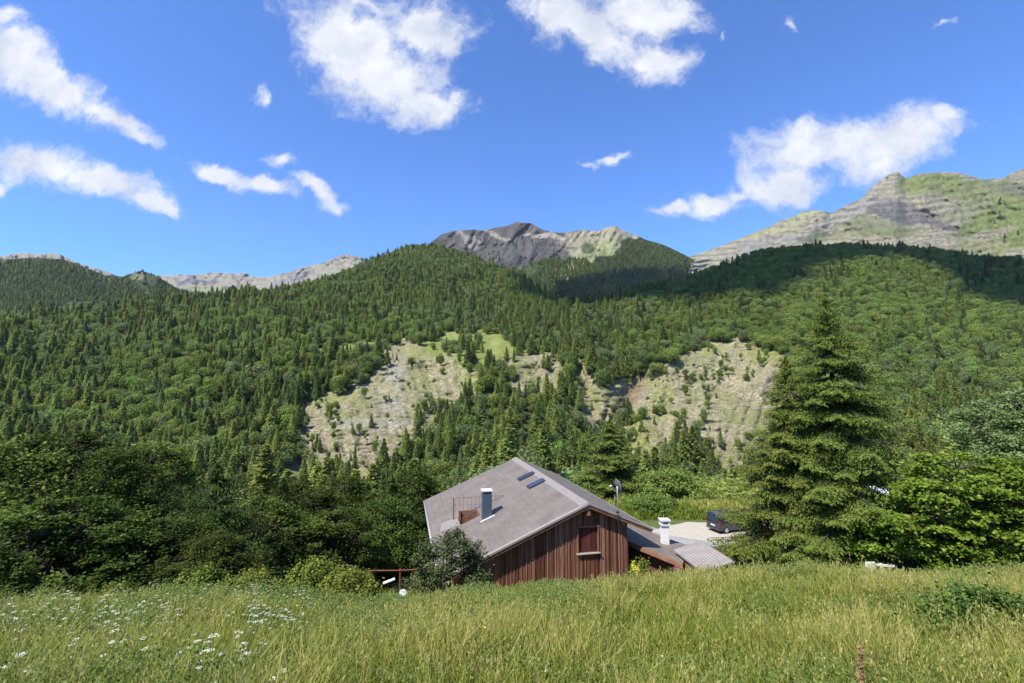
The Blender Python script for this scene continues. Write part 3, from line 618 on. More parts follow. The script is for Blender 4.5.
def broad_hi(base, Hh, Rx, Ry, mat, label, group=None, nclump=260, per=110, leaf=.075, clump=.38, crown0=.18, obj='broadleaf_tree', cat='tree', flat=.6, jit=.55, topw=.8, stems=1, twig_up=.0, trunk_r=.02, parts=('crown', 'trunk'), drape=0, holes=.0):
    root = empty(obj, base); tag(root, label, cat, group)
    d = rdir(nclump); r = (.45+.55*rng.random(nclump)**.5)
    lob = 1+jit*(fbm(np.arctan2(d[:, 1], d[:, 0])*1.3+rng.random()*50, d[:, 2]*2.0, 3, int(rng.integers(1000))))
    h = crown0+(1-crown0)*.5*(1+d[:, 2]*r)
    prof = np.clip(np.sin(np.clip((h-crown0)/(1-crown0), 0.02, 1)**topw*math.pi)**.55, .15, 1)
    xy = d[:, :2]/(np.linalg.norm(d[:, :2], axis=1, keepdims=True)+1e-6)*(np.sqrt(1-(d[:, 2]*.6)**2)*r*prof*lob)[:, None]
    cc = np.stack([xy[:, 0]*Rx, xy[:, 1]*Ry, h*Hh*(1+.10*(lob-1))], 1)
    segs = []; nodes = []
    for s in range(stems):
        a0 = rng.random()*6.28; off = np.array([math.cos(a0), math.sin(a0), 0])*(.0 if stems == 1 else .12*Rx)
        p = off.copy(); p[2] = -.3; chain = [p]
        for j in range(1, 7):
            q = np.array([off[0]*(1+j*.35), off[1]*(1+j*.35), Hh*.14*j])+rng.normal(0, .012*Hh, 3)*np.array([1, 1, .2]); chain.append(q)
        for j in range(6): segs.append((chain[j], chain[j+1], trunk_r*Hh*(1-j/7.)/stems**.5, trunk_r*Hh*(1-(j+1)/7.)/stems**.5))
        nodes += chain[1:]
    nodes = np.array(nodes)
    for c in cc:
        w_ = np.linalg.norm(nodes-c, axis=1)+np.where(nodes[:, 2] > c[2], 2.5, 0); o = nodes[np.argmin(w_)]
        mid = (o+c)/2+np.array([0, 0, .12*np.linalg.norm(c-o)*(1 if drape == 0 else 1.5)])+rng.normal(0, .05, 3)
        segs.append((o, mid, .006*Hh*.8, .0035*Hh)); segs.append((mid, c, .0035*Hh, .0012*Hh))
    k = np.repeat(np.arange(nclump), per); m_ = len(k)
    cs = clump*(.6+.8*rng.random(nclump))[k][:, None]
    off = rng.normal(0, .5, (m_, 3))*cs*np.array([1, 1, flat])
    if drape: off[:, 2] -= np.abs(rng.normal(0, drape, m_))*cs[:, 0]
    c = cc[k]+off
    nn = np.array([0, 0, .8])+.5*d[k]+rng.normal(0, .5, (m_, 3)); D = rdir(m_)*np.array([1, 1, .5])+np.array([0, 0, -.25-drape])
    sz = leaf*(.55+.75*rng.random(m_))
    V, Fq = leaf_quads(c, D, nn, sz, sz*(.72 if not drape else .4))
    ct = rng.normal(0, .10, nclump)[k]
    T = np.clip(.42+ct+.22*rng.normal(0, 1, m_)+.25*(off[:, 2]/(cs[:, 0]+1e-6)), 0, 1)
    link(parts[0], mesh_np(parts[0], V, Fq, tint=np.repeat(T, 4), mats=[mat]), root)
    tv, tf = tubes(segs, 5); link(parts[1], mesh_np(parts[1], tv, tf, mats=[M_BARK], smooth=True), root)
    return root
def copy_tree(o, loc, rz=0, sc=1.0, label=None, parent=None, szv=None):
    c = o.copy(); COL.objects.link(c)
    if parent is None:
        c.location = Vector([float(v) for v in loc]); c.rotation_euler = (0, 0, rz); c.scale = szv or (sc, sc, sc)
        if label: c['label'] = label
    else: c.parent = parent
    for ch in list(o.children): copy_tree(ch, None, parent=c)
    return c
def onground(px, Y, sink=.05, dx=0):
    x = float((px-512)/F*Y/1.03)+dx; return (x, Y, float(zg(np.array(x), np.array(float(Y))))-sink)
# two spruces on the right
b1 = P(850, 566, 25); b1[2] = float(zg(b1[0], b1[1]))
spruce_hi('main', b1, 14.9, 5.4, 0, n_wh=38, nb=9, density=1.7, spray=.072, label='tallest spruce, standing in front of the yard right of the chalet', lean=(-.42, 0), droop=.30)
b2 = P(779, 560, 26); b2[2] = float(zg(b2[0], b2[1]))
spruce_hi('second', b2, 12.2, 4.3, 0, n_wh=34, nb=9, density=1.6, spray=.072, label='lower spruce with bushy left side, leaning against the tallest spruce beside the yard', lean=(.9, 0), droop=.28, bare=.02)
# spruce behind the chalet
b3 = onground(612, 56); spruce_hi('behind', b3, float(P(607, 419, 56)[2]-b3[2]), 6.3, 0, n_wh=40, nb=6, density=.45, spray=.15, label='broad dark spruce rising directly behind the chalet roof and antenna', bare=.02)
# maple and its neighbours on the right
def topz(px, py, Y, base): return float(P(px, py, Y)[2]-base[2])
bm = P(963, 575, 20.5); bm[2] = float(zg(bm[0], bm[1]))
broad_hi(bm, topz(955, 447, 20.5, bm), 2.9, 2.5, M_MAPLE, 'bright green maple with broad leaves at the right edge of the meadow', nclump=230, per=120, leaf=.085, clump=.42, flat=.35, crown0=.05, obj='maple_tree', topw=.9)
bm = P(893, 575, 22.5); bm[2] = float(zg(bm[0], bm[1]))
broad_hi(bm, topz(893, 505, 22.5, bm), 1.9, 1.6, M_MAPLE, 'low bright green maple bush between the tallest spruce and the big maple', nclump=80, per=120, leaf=.08, clump=.40, flat=.4, crown0=.05, obj='maple_bush', cat='bush')
bm = P(1035, 575, 20); bm[2] = float(zg(bm[0], bm[1]))
broad_hi(bm, topz(1035, 455, 20, bm), 2.2, 2.2, M_MAPLE, 'bright green maple cut by the right edge of the picture', nclump=130, per=120, leaf=.085, clump=.42, flat=.35, crown0=.05, obj='maple_tree')
bm = onground(1035, 36); broad_hi(bm, topz(1030, 388, 36, bm), 5.2, 4.5, M_BROADG, 'pale green tall tree behind the maple at the right edge', nclump=420, per=110, leaf=.10, clump=.62, flat=.6, crown0=.1, obj='ash_tree')
# shrubs by the chalet
bm = P(452, 588, 20.5); bm[2] = float(zg(bm[0], bm[1]))-.1
broad_hi(bm, topz(450, 535, 20.5, bm), 1.75, 1.4, M_WILLOW, 'dark grey-green shrub in front of the left corner of the chalet', nclump=120, per=110, leaf=.05, clump=.30, flat=.8, crown0=.02, stems=5, obj='shrub', cat='shrub', parts=('foliage', 'stems'), trunk_r=.03)
bm = onground(350, 17.2); broad_hi(bm, 1.35, .95, .9, M_SHRUBY, 'yellow-green shrub at the meadow edge below the dark thicket', nclump=55, per=90, leaf=.045, clump=.22, flat=1, crown0=.02, stems=5, obj='shrub', cat='shrub', parts=('foliage', 'stems'), trunk_r=.03)
bm = P(992, 650, 6.2); bm[2] = float(zg(bm[0], bm[1])); broad_hi(bm, .92, .95, .7, M_MEADB, 'low leafy bush in the grass at the bottom right corner', nclump=170, per=70, leaf=.024, clump=.17, flat=.9, crown0=.02, stems=6, obj='bush', cat='bush', parts=('foliage', 'stems'), trunk_r=.02)
bm = onground(640, 24.2, dx=0); broad_hi(bm, 1.5, .5, .5, M_BROADF, 'small green bush growing against the right corner of the chalet', nclump=40, per=60, leaf=.05, clump=.2, flat=1, crown0=.1, stems=3, obj='bush', cat='bush', parts=('foliage', 'stems'))
# tree behind the chalet at the yard rim
bm = onground(668, 52); broad_hi(bm, topz(665, 470, 52, bm), 3.4, 3.0, M_BROADF, 'rounded leafy tree at the yard rim between the dark spruce and the gravel', nclump=150, per=90, leaf=.12, clump=.6, crown0=.05)
bm = onground(700, 56); broad_hi(bm, topz(700, 492, 56, bm), 2.6, 2.4, M_BROADF, 'low round tree at the yard rim behind the gravel', nclump=90, per=80, leaf=.12, clump=.55, crown0=.05)
# dark thicket on the left
tR = broad_hi(onground(655, 44.5), topz(655, 496, 44.5, onground(655, 44.5)), 1.9, 1.6, M_BROADF, 'leafy bush at the left end of the gravel, under the rounded rim tree', nclump=70, per=90, leaf=.08, clump=.42, crown0=.02, obj='yard_bush', cat='bush', stems=4, parts=('foliage', 'stems'))
HR = topz(655, 496, 44.5, onground(655, 44.5))
tA = broad_hi(onground(60, 27), topz(75, 428, 27, onground(60, 27)), 4.6, 4.0, M_NEARD, 'tallest dark leafy tree of the left thicket', nclump=330, per=110, leaf=.085, clump=.55, crown0=.06, flat=.5, obj='thicket_tree')
tB = broad_hi(onground(300, 33), topz(300, 482, 33, onground(300, 33)), 3.8, 3.4, M_NEARD, 'dark rounded tree at the right end of the left thicket', nclump=260, per=100, leaf=.09, clump=.5, crown0=.05, flat=.7, obj='thicket_tree')
tL = spruce_hi('larch', onground(215, 23), topz(215, 462, 23, onground(215, 23)), 4.2, 0, n_wh=26, nb=7, density=.8, mat=M_LARCHN, label='dark feathery larch with wide flat branches in the left thicket', droop=-.02, spray=.075, obj='larch_tree', bare=.08)
def near(src_o, px, py, Y, H0, label, rz, wide=1.0):
    b_ = onground(px, Y); hh = topz(px, py, Y, b_)/H0; return copy_tree(src_o, b_, rz, label=label, szv=(hh*wide, hh*wide, hh))
HA = topz(75, 428, 27, onground(60, 27)); HB = topz(300, 482, 33, onground(300, 33)); HL = topz(215, 462, 23, onground(215, 23))
near(tA, -60, 425, 24, HA, 'dark leafy tree cut by the left edge of the picture', 1.0)
near(tA, 150, 440, 31, HA, 'dark leafy tree behind the gap between the tallest thicket tree and the larch', 2.2)
near(tA, 112, 445, 22, HA, 'dark leafy tree in front of the tallest thicket tree', 3.7, .8)
near(tB, 0, 445, 20, HB, 'low dark leafy tree at the left edge above the white umbels', .7, .9)
near(tB, 60, 500, 18.5, HB, 'low dark bush right behind the white umbels near the left edge', 5.1, 1.3)
near(tB, 385, 500, 39, HB, 'dark rounded tree just left of the chalet roof', 2.0, 1.0)
near(tB, 345, 476, 44, HB, 'rounded tree below the left bluff behind the thicket', 3.3, 1.0)
near(tB, 262, 500, 27, HB, 'dark bush under the right side of the larch', 4.0, 1.2)
near(tB, 335, 512, 28, HB, 'dark bush above the yellow-green shrub', 5.0, 1.2)
near(tL, 158, 470, 26, HL, 'dark feathery larch left of the widest larch', 2.0, 1.0)
near(tL, 282, 478, 29, HL, 'dark feathery larch right of the widest larch', 4.2, 1.0)
near(tB, 150, 520, 20, HB, 'low dark bush in the middle of the left thicket', 1.5, 1.5)
near(tB, 215, 535, 19.5, HB, 'low dark bush at the foot of the widest larch', 2.9, 1.5)
near(tB, 412, 470, 62, HB, 'rounded tree above the wooden rail left of the roof', 2.5, 1.0)
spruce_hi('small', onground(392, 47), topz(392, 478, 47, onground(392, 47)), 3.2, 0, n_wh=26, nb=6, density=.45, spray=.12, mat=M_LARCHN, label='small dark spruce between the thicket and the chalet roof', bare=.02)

def fine_copy(px, py, Y, label, wide=1.0, src_=None, H_=None, rz=0):
    b_ = onground(px, Y); hh = max(.12, topz(px, py, Y, b_)/H_); c = copy_tree(src_, b_, rz, label=label, szv=(hh*wide, hh*wide, hh)); return c

for px_, py_, Y_, wd_, lab in ((683, 507, 44.5, 1.1, 'leafy bush in the middle of the hedge behind the gravel'), (636, 500, 45, 1.2, 'leafy bush behind the right eave of the chalet'), (703, 515, 44.5, 1.5, 'low leafy bush in the hedge just left of the van'), (722, 492, 58, 1.6, 'bush on the rim beyond the yellow grass patch'), (748, 488, 60, 1.4, 'bush on the rim behind the van'), (690, 482, 66, 1.3, 'bush far behind the gravel hedge')):
    fine_copy(px_, py_, Y_, lab, wd_, tR, HR, rng.random()*6)

shY = bpy.data.objects['shrub.001'] if 'shrub.001' in bpy.data.objects else None
for px_, Y_, s_, lab in ((255, 17.0, .9, 'yellow-green shrub standing in the band of umbels below the widest larch'), (205, 17.6, 1.05, 'yellow-green shrub left of the one below the widest larch'), (118, 17.2, .8, 'small yellow-green shrub at the thicket foot near the left edge'), (318, 18.0, 1.1, 'yellow-green shrub just left of the larger one beside the wooden rail'), (20, 16.4, 1.0, 'yellow-green shrub at the far left end of the thicket foot')):
    copy_tree(shY, onground(px_, Y_), rng.random()*6, s_, label=lab)
# ------------------------------------------------------------------ the chalet
TH = math.radians(12.7)
R1 = P(588.5, 503, 25); ZA = R1[2]+11.3; SL = .415
def mat_wood(name, stops, rough=.8, coord='Object', stretch=(14, 14, .9)):
    N = NT(name); b = N.n('ShaderNodeBsdfPrincipled', Roughness=rough); b.inputs['Specular IOR Level'].default_value = .2
    at = N.n('ShaderNodeAttribute', _attribute_name='tint'); tc = N.n('ShaderNodeTexCoord'); mp = N.n('ShaderNodeMapping'); mp.inputs['Scale'].default_value = stretch
    N.l(tc.outputs[coord], mp.inputs[0]); no = N.n('ShaderNodeTexNoise', Scale=1.0, Detail=7.0, Roughness=.7); N.l(mp.outputs[0], no.inputs['Vector'])
    mm = N.n('ShaderNodeMath', _operation='MULTIPLY_ADD', i1=.75); N.l(at.outputs['Fac'], mm.inputs[0])
    m2 = N.n('ShaderNodeMath', _operation='MULTIPLY_ADD', i1=1.5, i2=-.62); N.l(no.outputs[0], m2.inputs[0]); N.l(m2.outputs[0], mm.inputs[2])
    r = N.n('ShaderNodeValToRGB'); setramp(r, stops); N.l(mm.outputs[0], r.inputs[0]); N.l(r.outputs[0], b.inputs['Base Color'])
    bu = N.n('ShaderNodeBump', Strength=.5, Distance=.01); N.l(no.outputs[0], bu.inputs['Height']); N.l(bu.outputs[0], b.inputs['Normal'])
    N.l(b.outputs[0], N.out.inputs[0]); return N.m
M_PLANK = mat_wood('weathered_planks', [(0, (.055, .020, .012)), (.33, (.125, .047, .027)), (.66, (.20, .085, .050)), (1, (.31, .175, .115))])
M_TRIM = mat_wood('larch_trim', [(0, (.13, .06, .033)), (.5, (.235, .115, .065)), (1, (.34, .20, .125))], stretch=(2, 2, 6))
M_SHUT = mat_wood('red_brown_shutter', [(0, (.05, .014, .010)), (.6, (.11, .032, .022)), (1, (.17, .055, .035))])
def mat_roof(name, c0, c1, course=.35, strength=.25):
    N = NT(name); b = N.n('ShaderNodeBsdfPrincipled', Roughness=.62); b.inputs['Specular IOR Level'].default_value = .35
    tc = N.n('ShaderNodeTexCoord'); sp = N.n('ShaderNodeSeparateXYZ'); N.l(tc.outputs['Object'], sp.inputs[0])
    cb = N.n('ShaderNodeCombineXYZ'); N.l(sp.outputs[1], cb.inputs[0]); N.l(sp.outputs[0], cb.inputs[1])
    br = N.n('ShaderNodeTexBrick', Scale=1.0); br.inputs['Brick Width'].default_value = 1.1; br.inputs['Row Height'].default_value = course; br.inputs['Mortar Size'].default_value = .012; br.inputs['Mortar Smooth'].default_value = .3
    br.inputs['Color1'].default_value = (.96, .96, .96, 1); br.inputs['Color2'].default_value = (1.06, 1.05, 1.04, 1); br.inputs['Mortar'].default_value = (.74, .73, .73, 1); N.l(cb.outputs[0], br.inputs['Vector'])
    no = N.n('ShaderNodeTexNoise', Scale=.9, Detail=8.0, Roughness=.6); N.l(tc.outputs['Object'], no.inputs['Vector'])
    r = N.n('ShaderNodeValToRGB'); setramp(r, [(.3, c0), (.7, c1)]); N.l(no.outputs[0], r.inputs[0])
    mx = N.n('ShaderNodeVectorMath', _operation='MULTIPLY'); N.l(r.outputs[0], mx.inputs[0]); N.l(br.outputs['Color'], mx.inputs[1]); N.l(mx.outputs[0], b.inputs['Base Color'])
    bu = N.n('ShaderNodeBump', Strength=strength, Distance=.02); N.l(br.outputs['Fac'], bu.inputs['Height']); bu.invert = True; N.l(bu.outputs[0], b.inputs['Normal'])
    N.l(b.outputs[0], N.out.inputs[0]); return N.m
M_ROOFL = mat_roof('taupe_metal_tiles', (.125, .103, .086), (.175, .148, .126))
M_ROOFR = mat_roof('brown_grey_tiles', (.13, .108, .088), (.19, .16, .132), .25, .8)
M_ZINC = mat_basic('zinc_flashing', (.215, .19, .172), .65, metal=0, var=.1, scale=3)
M_GUTTER = mat_basic('painted_gutter', (.34, .33, .33), .5, var=.06)
M_CHIMB = mat_basic('slate_blue_cladding', (.055, .08, .10), .55, var=.15, scale=8)
M_CONC = mat_basic('pale_concrete', (.52, .51, .48), .85, var=.12, scale=14, bump=.3)
M_RENDER = mat_basic('white_render', (.66, .65, .61), .85, var=.08, scale=5, bump=.2)
M_DARK = mat_basic('dark_metal', (.035, .037, .042), .45, var=.1)
M_GALV = mat_basic('galvanised_steel', (.42, .42, .42), .4, metal=.6, var=.08)
def mat_glass(name, col=(.05, .09, .16)):
    N = NT(name); b = N.n('ShaderNodeBsdfPrincipled', Roughness=.06); b.inputs['Base Color'].default_value = (*col, 1); b.inputs['Specular IOR Level'].default_value = .45
    N.l(b.outputs[0], N.out.inputs[0]); return N.m
M_GLASS = mat_glass('window_glass', (.025, .035, .05))
H0 = empty('chalet', (R1[0], R1[1], -11.3), TH)
tag(H0, 'weathered brown timber chalet with a taupe pitched roof, below the meadow', 'house')
def zr(a_): return ZA-SL*abs(a_)
def roof_grid(name, As, Bs, holes, t, mat, parent):
    v = []; f = []; na, nb = len(As), len(Bs)
    for dz in (0, -t):
        for a_ in As:
            for b_ in Bs: v.append((a_, b_, zr(a_)+dz))
    I = lambda i, j, k: k*na*nb+i*nb+j
    cells = {(i, j) for i in range(na-1) for j in range(nb-1)}-set(holes)
    for i, j in cells:
        f.append((I(i, j, 0), I(i+1, j, 0), I(i+1, j+1, 0), I(i, j+1, 0))); f.append((I(i, j+1, 1), I(i+1, j+1, 1), I(i+1, j, 1), I(i, j, 1)))
        if (i-1, j) not in cells: f.append((I(i, j, 0), I(i, j+1, 0), I(i, j+1, 1), I(i, j, 1)))
        if (i+1, j) not in cells: f.append((I(i+1, j+1, 0), I(i+1, j, 0), I(i+1, j, 1), I(i+1, j+1, 1)))
        if (i, j-1) not in cells: f.append((I(i+1, j, 0), I(i, j, 0), I(i, j, 1), I(i+1, j, 1)))
        if (i, j+1) not in cells: f.append((I(i, j+1, 0), I(i+1, j+1, 0), I(i+1, j+1, 1), I(i, j+1, 1)))
    m = MB(); m.v = v; m.f = f; return m.build(name, mat, parent)
RL = 16.13
roofL = roof_grid('roof', [-7.42, -5.75, -4.55, -.002], [0, 6.15, 7.55, RL], [(1, 1)], .16, M_ROOFL, H0); roofL['label'] = 'broad taupe left roof slope with skylights and chimney'
roofR = roof_grid('roof', [.002, 3.43], [0, RL], [], .16, M_ROOFR, H0); roofR['label'] = 'short brown-grey right roof slope'
m = MB(); c = SL
for sgn, wd in ((-1, .42), (1, .10)):
    q = [(sgn*wd, -.03, zr(wd)+.03), (0, -.03, ZA+.045), (0, RL+.02, ZA+.045), (sgn*wd, RL+.02, zr(wd)+.03)]
    if sgn > 0: q = [q[1], q[0], q[3], q[2]]
    m.slab(q, .025)
m.build('ridge_cap', M_ZINC, roofL)
m = MB()   # rake boards: zinc drip edge, larch board, lower board
for sgn, ex in ((-1, 7.42), (1, 3.43)):
    for (y0, y1, d0, d1) in ((-.075, -.003, .02, .25),):
        q = [(0, y0, ZA-d0), (sgn*ex, y0, zr(ex)-d0), (sgn*ex, y1, zr(ex)-d0), (0, y1, ZA-d0)]
        if sgn < 0: q = q[::-1]
        m.slab(q, d1-d0)
bb = m.build('bargeboard', M_TRIM, H0)
m = MB()
for sgn, ex in ((-1, 7.46), (1, 3.47)):
    q = [(0, -.11, ZA+.012), (sgn*ex, -.11, zr(ex)+.012), (sgn*ex, .12, zr(ex)+.012), (0, .12, ZA+.012)]
    if sgn < 0: q = q[::-1]
    m.slab(q, .09 if sgn > 0 else .10)
m.build('drip_edge', mat_basic('taupe_edge_metal', (.25, .22, .20), .55, var=.1), bb)
for sgn, ex in ((-1, 7.42), (1, 3.43)):
    m = MB(); m.tube((sgn*(ex+.06), 0, zr(ex)-.10), (sgn*(ex+.06), RL, zr(ex)-.10), .075, seg=10); m.build('gutter', M_GUTTER, H0, smooth=True)
# gable planks
m = MB(); tint = []; x = -6.3; wz0, wz1 = ZA-2.50, ZA-1.28; wa0, wa1 = -.47, .58
k = 0
while x < 2.24:
    wdt = .10+.11*rng.random() if k % 2 == 0 else .045; x1 = min(x+wdt, 2.25); pr = .0 if k % 2 == 0 else .028
    spans = [(-3.2, None)]
    if x1 > wa0-.02 and x < wa1+.02: spans = [(-3.2, wz0), (wz1, None)]
    tv_ = float(np.clip(.45+.28*rng.normal(), 0, 1))
    for z0, z1 in spans:
        n0 = len(m.v); za, zb = (zr(x)-.17, zr(x1)-.17) if z1 is None else (z1, z1)
        y0, y1 = .30-pr, .36
        m.v += [(x, y0, z0), (x1, y0, z0), (x1, y1, z0), (x, y1, z0), (x, y0, za), (x1, y0, zb), (x1, y1, zb), (x, y1, za)]
        m.f += [tuple(n0+i for i in q) for q in ((3, 2, 1, 0), (4, 5, 6, 7), (0, 1, 5, 4), (1, 2, 6, 5), (2, 3, 7, 6), (3, 0, 4, 7))]
        tint += [tv_+(.10 if pr else 0)]*8
    x = x1+.004; k += 1
wl = m.build('wall', M_PLANK, H0, attr=tint); wl['label'] = 'plank gable wall facing the meadow'
m = MB()
m.box(-6.26, 2.33, .862, .95, -3.2, ZA-2.65-.0) if False else None
m.prism([(-6.29, -3.2), (2.24, -3.2), (2.24, zr(2.24)-.18), (0, ZA-.18), (-6.29, zr(6.29)-.18)], 'y', .37, .48)
m.box(2.13, 2.24, .49, 15.4, -3.2, zr(2.24)-.17); m.box(-6.29, -6.18, .49, 15.4, -3.2, zr(6.29)-.17)
m.prism([(-6.29, -3.2), (2.24, -3.2), (2.24, zr(2.24)-.18), (0, ZA-.18), (-6.29, zr(6.29)-.18)], 'y', 15.4, 15.5)
sw = m.build('wall', M_PLANK, H0, attr=[.35]*len(m.v)); sw['label'] = 'side and back timber walls'
m = MB()
for a_ in (-5.9, -3.0, 1.9):
    m.box(a_-.08, a_+.08, .02, .29, zr(a_)-.42, zr(a_)-.20)
m.box(-.09, .09, -.02, .29, ZA-.62, ZA-.26)
m.build('purlin', M_TRIM, H0, attr=[.5]*len(m.v))
m = MB()
m.box(wa0-.07, wa0, .25, .365, wz0-.02, wz1+.07); m.box(wa1, wa1+.07, .25, .365, wz0-.02, wz1+.07); m.box(wa0-.10, wa1+.10, .245, .365, wz1+.001, wz1+.09)
wf = m.build('window', M_PLANK, H0, attr=[.8]*len(m.v)); wf['label'] = 'shuttered gable window'
m = MB(); tt = []
for i in range(8):
    xx = wa0+i*(wa1-wa0)/8; m.box(xx+.004, xx+(wa1-wa0)/8-.004, .335+.006*(i % 2), .37, wz0, wz1); tt += [float(rng.random())*.8]*8
m.build('shutter', M_SHUT, wf, attr=tt)
m = MB(); m.box(wa0-.10, wa1+.10, .17, .36, wz0-.075, wz0-.021); m.build('sill', mat_basic('bleached_sill', (.36, .31, .27), .8), wf)
for a0, a1, b0, b1 in ((-1.38, -.30, 9.10, 9.85), (-1.38, -.32, 6.50, 7.30)):
    m = MB(); m.slab([(a0, b0, zr(a0)+.09), (a1, b0, zr(a1)+.09), (a1, b1, zr(a1)+.09), (a0, b1, zr(a0)+.09)], .10); sk = m.build('skylight', M_DARK, H0)
    m = MB(); m.slab([(a0+.07, b0+.07, zr(a0+.07)+.10), (a1-.07, b0+.07, zr(a1-.07)+.10), (a1-.07, b1-.07, zr(a1-.07)+.10), (a0+.07, b1-.07, zr(a0+.07)+.10)], .008); m.build('pane', M_GLASS, sk)
# blue chimney
ca, cb_ = -4.32, 5.30
m = MB(); m.box(ca-.27, ca+.27, cb_-.27, cb_+.27, zr(ca)-.35, zr(ca)+1.42); ch = m.build('chimney', M_CHIMB, H0, bevel=.01); ch['label'] = 'slate-blue square chimney with a pale cap'
m = MB(); m.box(ca-.24, ca+.24, cb_-.24, cb_+.24, zr(ca)+1.421, zr(ca)+1.50); m.build('flue', M_DARK, ch)
m = MB(); m.box(ca-.32, ca+.32, cb_-.32, cb_+.32, zr(ca)+1.501, zr(ca)+1.59); m.build('cap', M_CONC, ch, bevel=.015)
m = MB(); m.slab([(ca-.42, cb_-.46, zr(ca-.42)+.02), (ca+.42, cb_-.46, zr(ca+.42)+.02), (ca+.42, cb_-.28, zr(ca+.42)+.02), (ca-.42, cb_-.28, zr(ca-.42)+.02)], .015); m.build('flashing', M_CONC, ch)
# recessed roof balcony
bal = MB(); bal.box(-5.74, -4.56, 6.16, 7.54, zr(5.75)-.75, zr(5.75)-.70); bal.box(-4.60, -4.56, 6.16, 7.54, zr(5.75)-.70, zr(4.55)-.001); bal.box(-5.74, -4.60, 7.50, 7.54, zr(5.75)-.70, zr(5.75)+.10); bal.box(-5.74, -4.60, 6.16, 6.20, zr(5.75)-.70, zr(5.75)-.17)
bl = bal.build('roof_balcony', M_PLANK, H0, attr=[.6]*len(bal.v))
m = MB(); m.box(-5.60, -4.5, 7.56, 7.62, zr(5.75)-.05, zr(5.0)+.16); m.box(-5.72, -5.60, 7.44, 7.56, zr(5.75)-.2, zr(5.0)+.18); m.build('side_board', M_TRIM, bl, attr=[.35]*len(m.v))
rz_ = zr(2.9)+.10
m = MB(); m.box(-5.9, -2.8, 7.64, 7.69, rz_-.05, rz_)
m.box(-6.0, -3.6, 7.64, 7.69, rz_-.50, rz_-.47)
xx = -5.95
while xx < -2.95:
    m.box(xx, xx+.025, 7.65, 7.68, max(zr(xx)+.01, rz_-1.15), rz_-.05); xx += .26
m.build('railing', mat_basic('bleached_railing', (.27, .20, .16), .7), bl)
m = MB(); m.box(-6.07, -6.0, 7.62, 7.70, zr(6.0)-.02, rz_+.01); m.build('post', M_TRIM, bl, attr=[.4]*len(m.v))
m = MB(); m.slab([(-6.95, 6.55, zr(6.95)+.03), (-5.80, 6.15, zr(5.80)+.03), (-5.78, 7.75, zr(5.78)+.05), (-6.75, 8.10, zr(6.75)+.04)], .02); m.build('flashing', M_ZINC, bl)
m = MB()
for b_ in np.arange(1.0, 15.5, 1.05):
    for a_ in (-6.3, -3.7, -2.2):
        m.box(a_-.02, a_+.02, b_-.05, b_+.05, zr(a_)-.01, zr(a_)+.03)
m.build('snow_guard', M_ROOFR, roofL)
# antenna on its pole
an = empty('satellite_antenna', (0, 0, 0)); loc = Matrix.Rotation(TH, 3, 'Z') @ Vector((1.52, -.14, 0)); an.location = (R1[0]+loc.x, R1[1]+loc.y, R1[2]-1.0)
tag(an, 'grey satellite dish on a thin pole fixed to the right bargeboard of the chalet', 'antenna')
m = MB(); m.tube((0, 0, 0), (0, 0, 2.0), .022, seg=8); m.build('pole', M_GALV, an, smooth=True)
m = MB(); m.box(-.08, .08, -.03, .08, .12, .20); m.box(-.08, .08, -.03, .08, .45, .53); m.build('bracket', M_DARK, an)
m = MB(); ax = Vector((.93, .28, .25)).normalized(); o1 = ax.orthogonal().normalized(); o2 = ax.cross(o1); rings = []
for r_, dpt in ((0.001, .07), (.10, .062), (.20, .042), (.30, .010), (.34, -.01)):
    rings.append([tuple(Vector((.05, 0, 1.82))+ax*(-dpt)+(o1*math.cos(t)+o2*math.sin(t))*r_) for t in np.arange(20)*2*math.pi/20])
for rg in rings: m.v += rg
for i in range(4):
    for j in range(20): m.f.append((i*20+j, i*20+(j+1) % 20, (i+1)*20+(j+1) % 20, (i+1)*20+j))
dm = m.build('dish', mat_basic('anthracite_dish', (.10, .105, .12), .4), an, smooth=True); so = dm.modifiers.new('s', 'SOLIDIFY'); so.thickness = .012
m = MB(); m.tube((.03, 0, 1.62), (-.36, -.1, 1.78), .012); m.build('arm', M_GALV, an); m = MB(); m.tube((-.40, -.11, 1.80), (-.30, -.08, 1.84), .04); m.build('receiver', M_RENDER, an)

# ---- low building right of the chalet
def W3(px, py, z):
    r = P(px, py, 1.0); return Vector([float(c) for c in r*(z/r[2])])
N1 = W3(683, 563.2, -8.36); dirv = Vector((-.485, .875, 0)); N0 = N1+dirv*6.2
FR = W3(688, 545.5, -8.62); FL = FR+dirv*6.5
lt = empty('outbuilding', (7.6, 27.5, -11.3)); tag(lt, 'low brown-roofed outbuilding tucked against the right side of the chalet', 'outbuilding')
OL = Vector((7.6, 27.5, -11.3)); sh = lambda q: [p-OL for p in q]
m = MB(); m.slab(sh([N0, N1, FR, FL]), .10); rf = m.build('roof', M_ROOFR, lt)
sd = Vector((.875, .485, 0))
m = MB(); m.slab(sh([N0-sd*.05+Vector((0, 0, -.03)), N1-sd*.05+Vector((0, 0, -.03)), N1-sd*.003+Vector((0, 0, -.03)), N0-sd*.003+Vector((0, 0, -.03))]), .20); m.build('fascia', M_TRIM, rf, attr=[.5]*len(m.v))
m = MB(); q = [N0+sd*.55, N1+sd*.55-dirv*-.4, FR-sd*.3+dirv*.3, FL-sd*.3]; m.slab(sh([p+Vector((0, 0, -.12)) for p in q]), 2.4); m.build('wall', M_PLANK, lt, attr=[.3]*len(m.v))
cbp = W3(665, 543, -8.50); ch2 = None
m = MB(); cl = cbp-OL
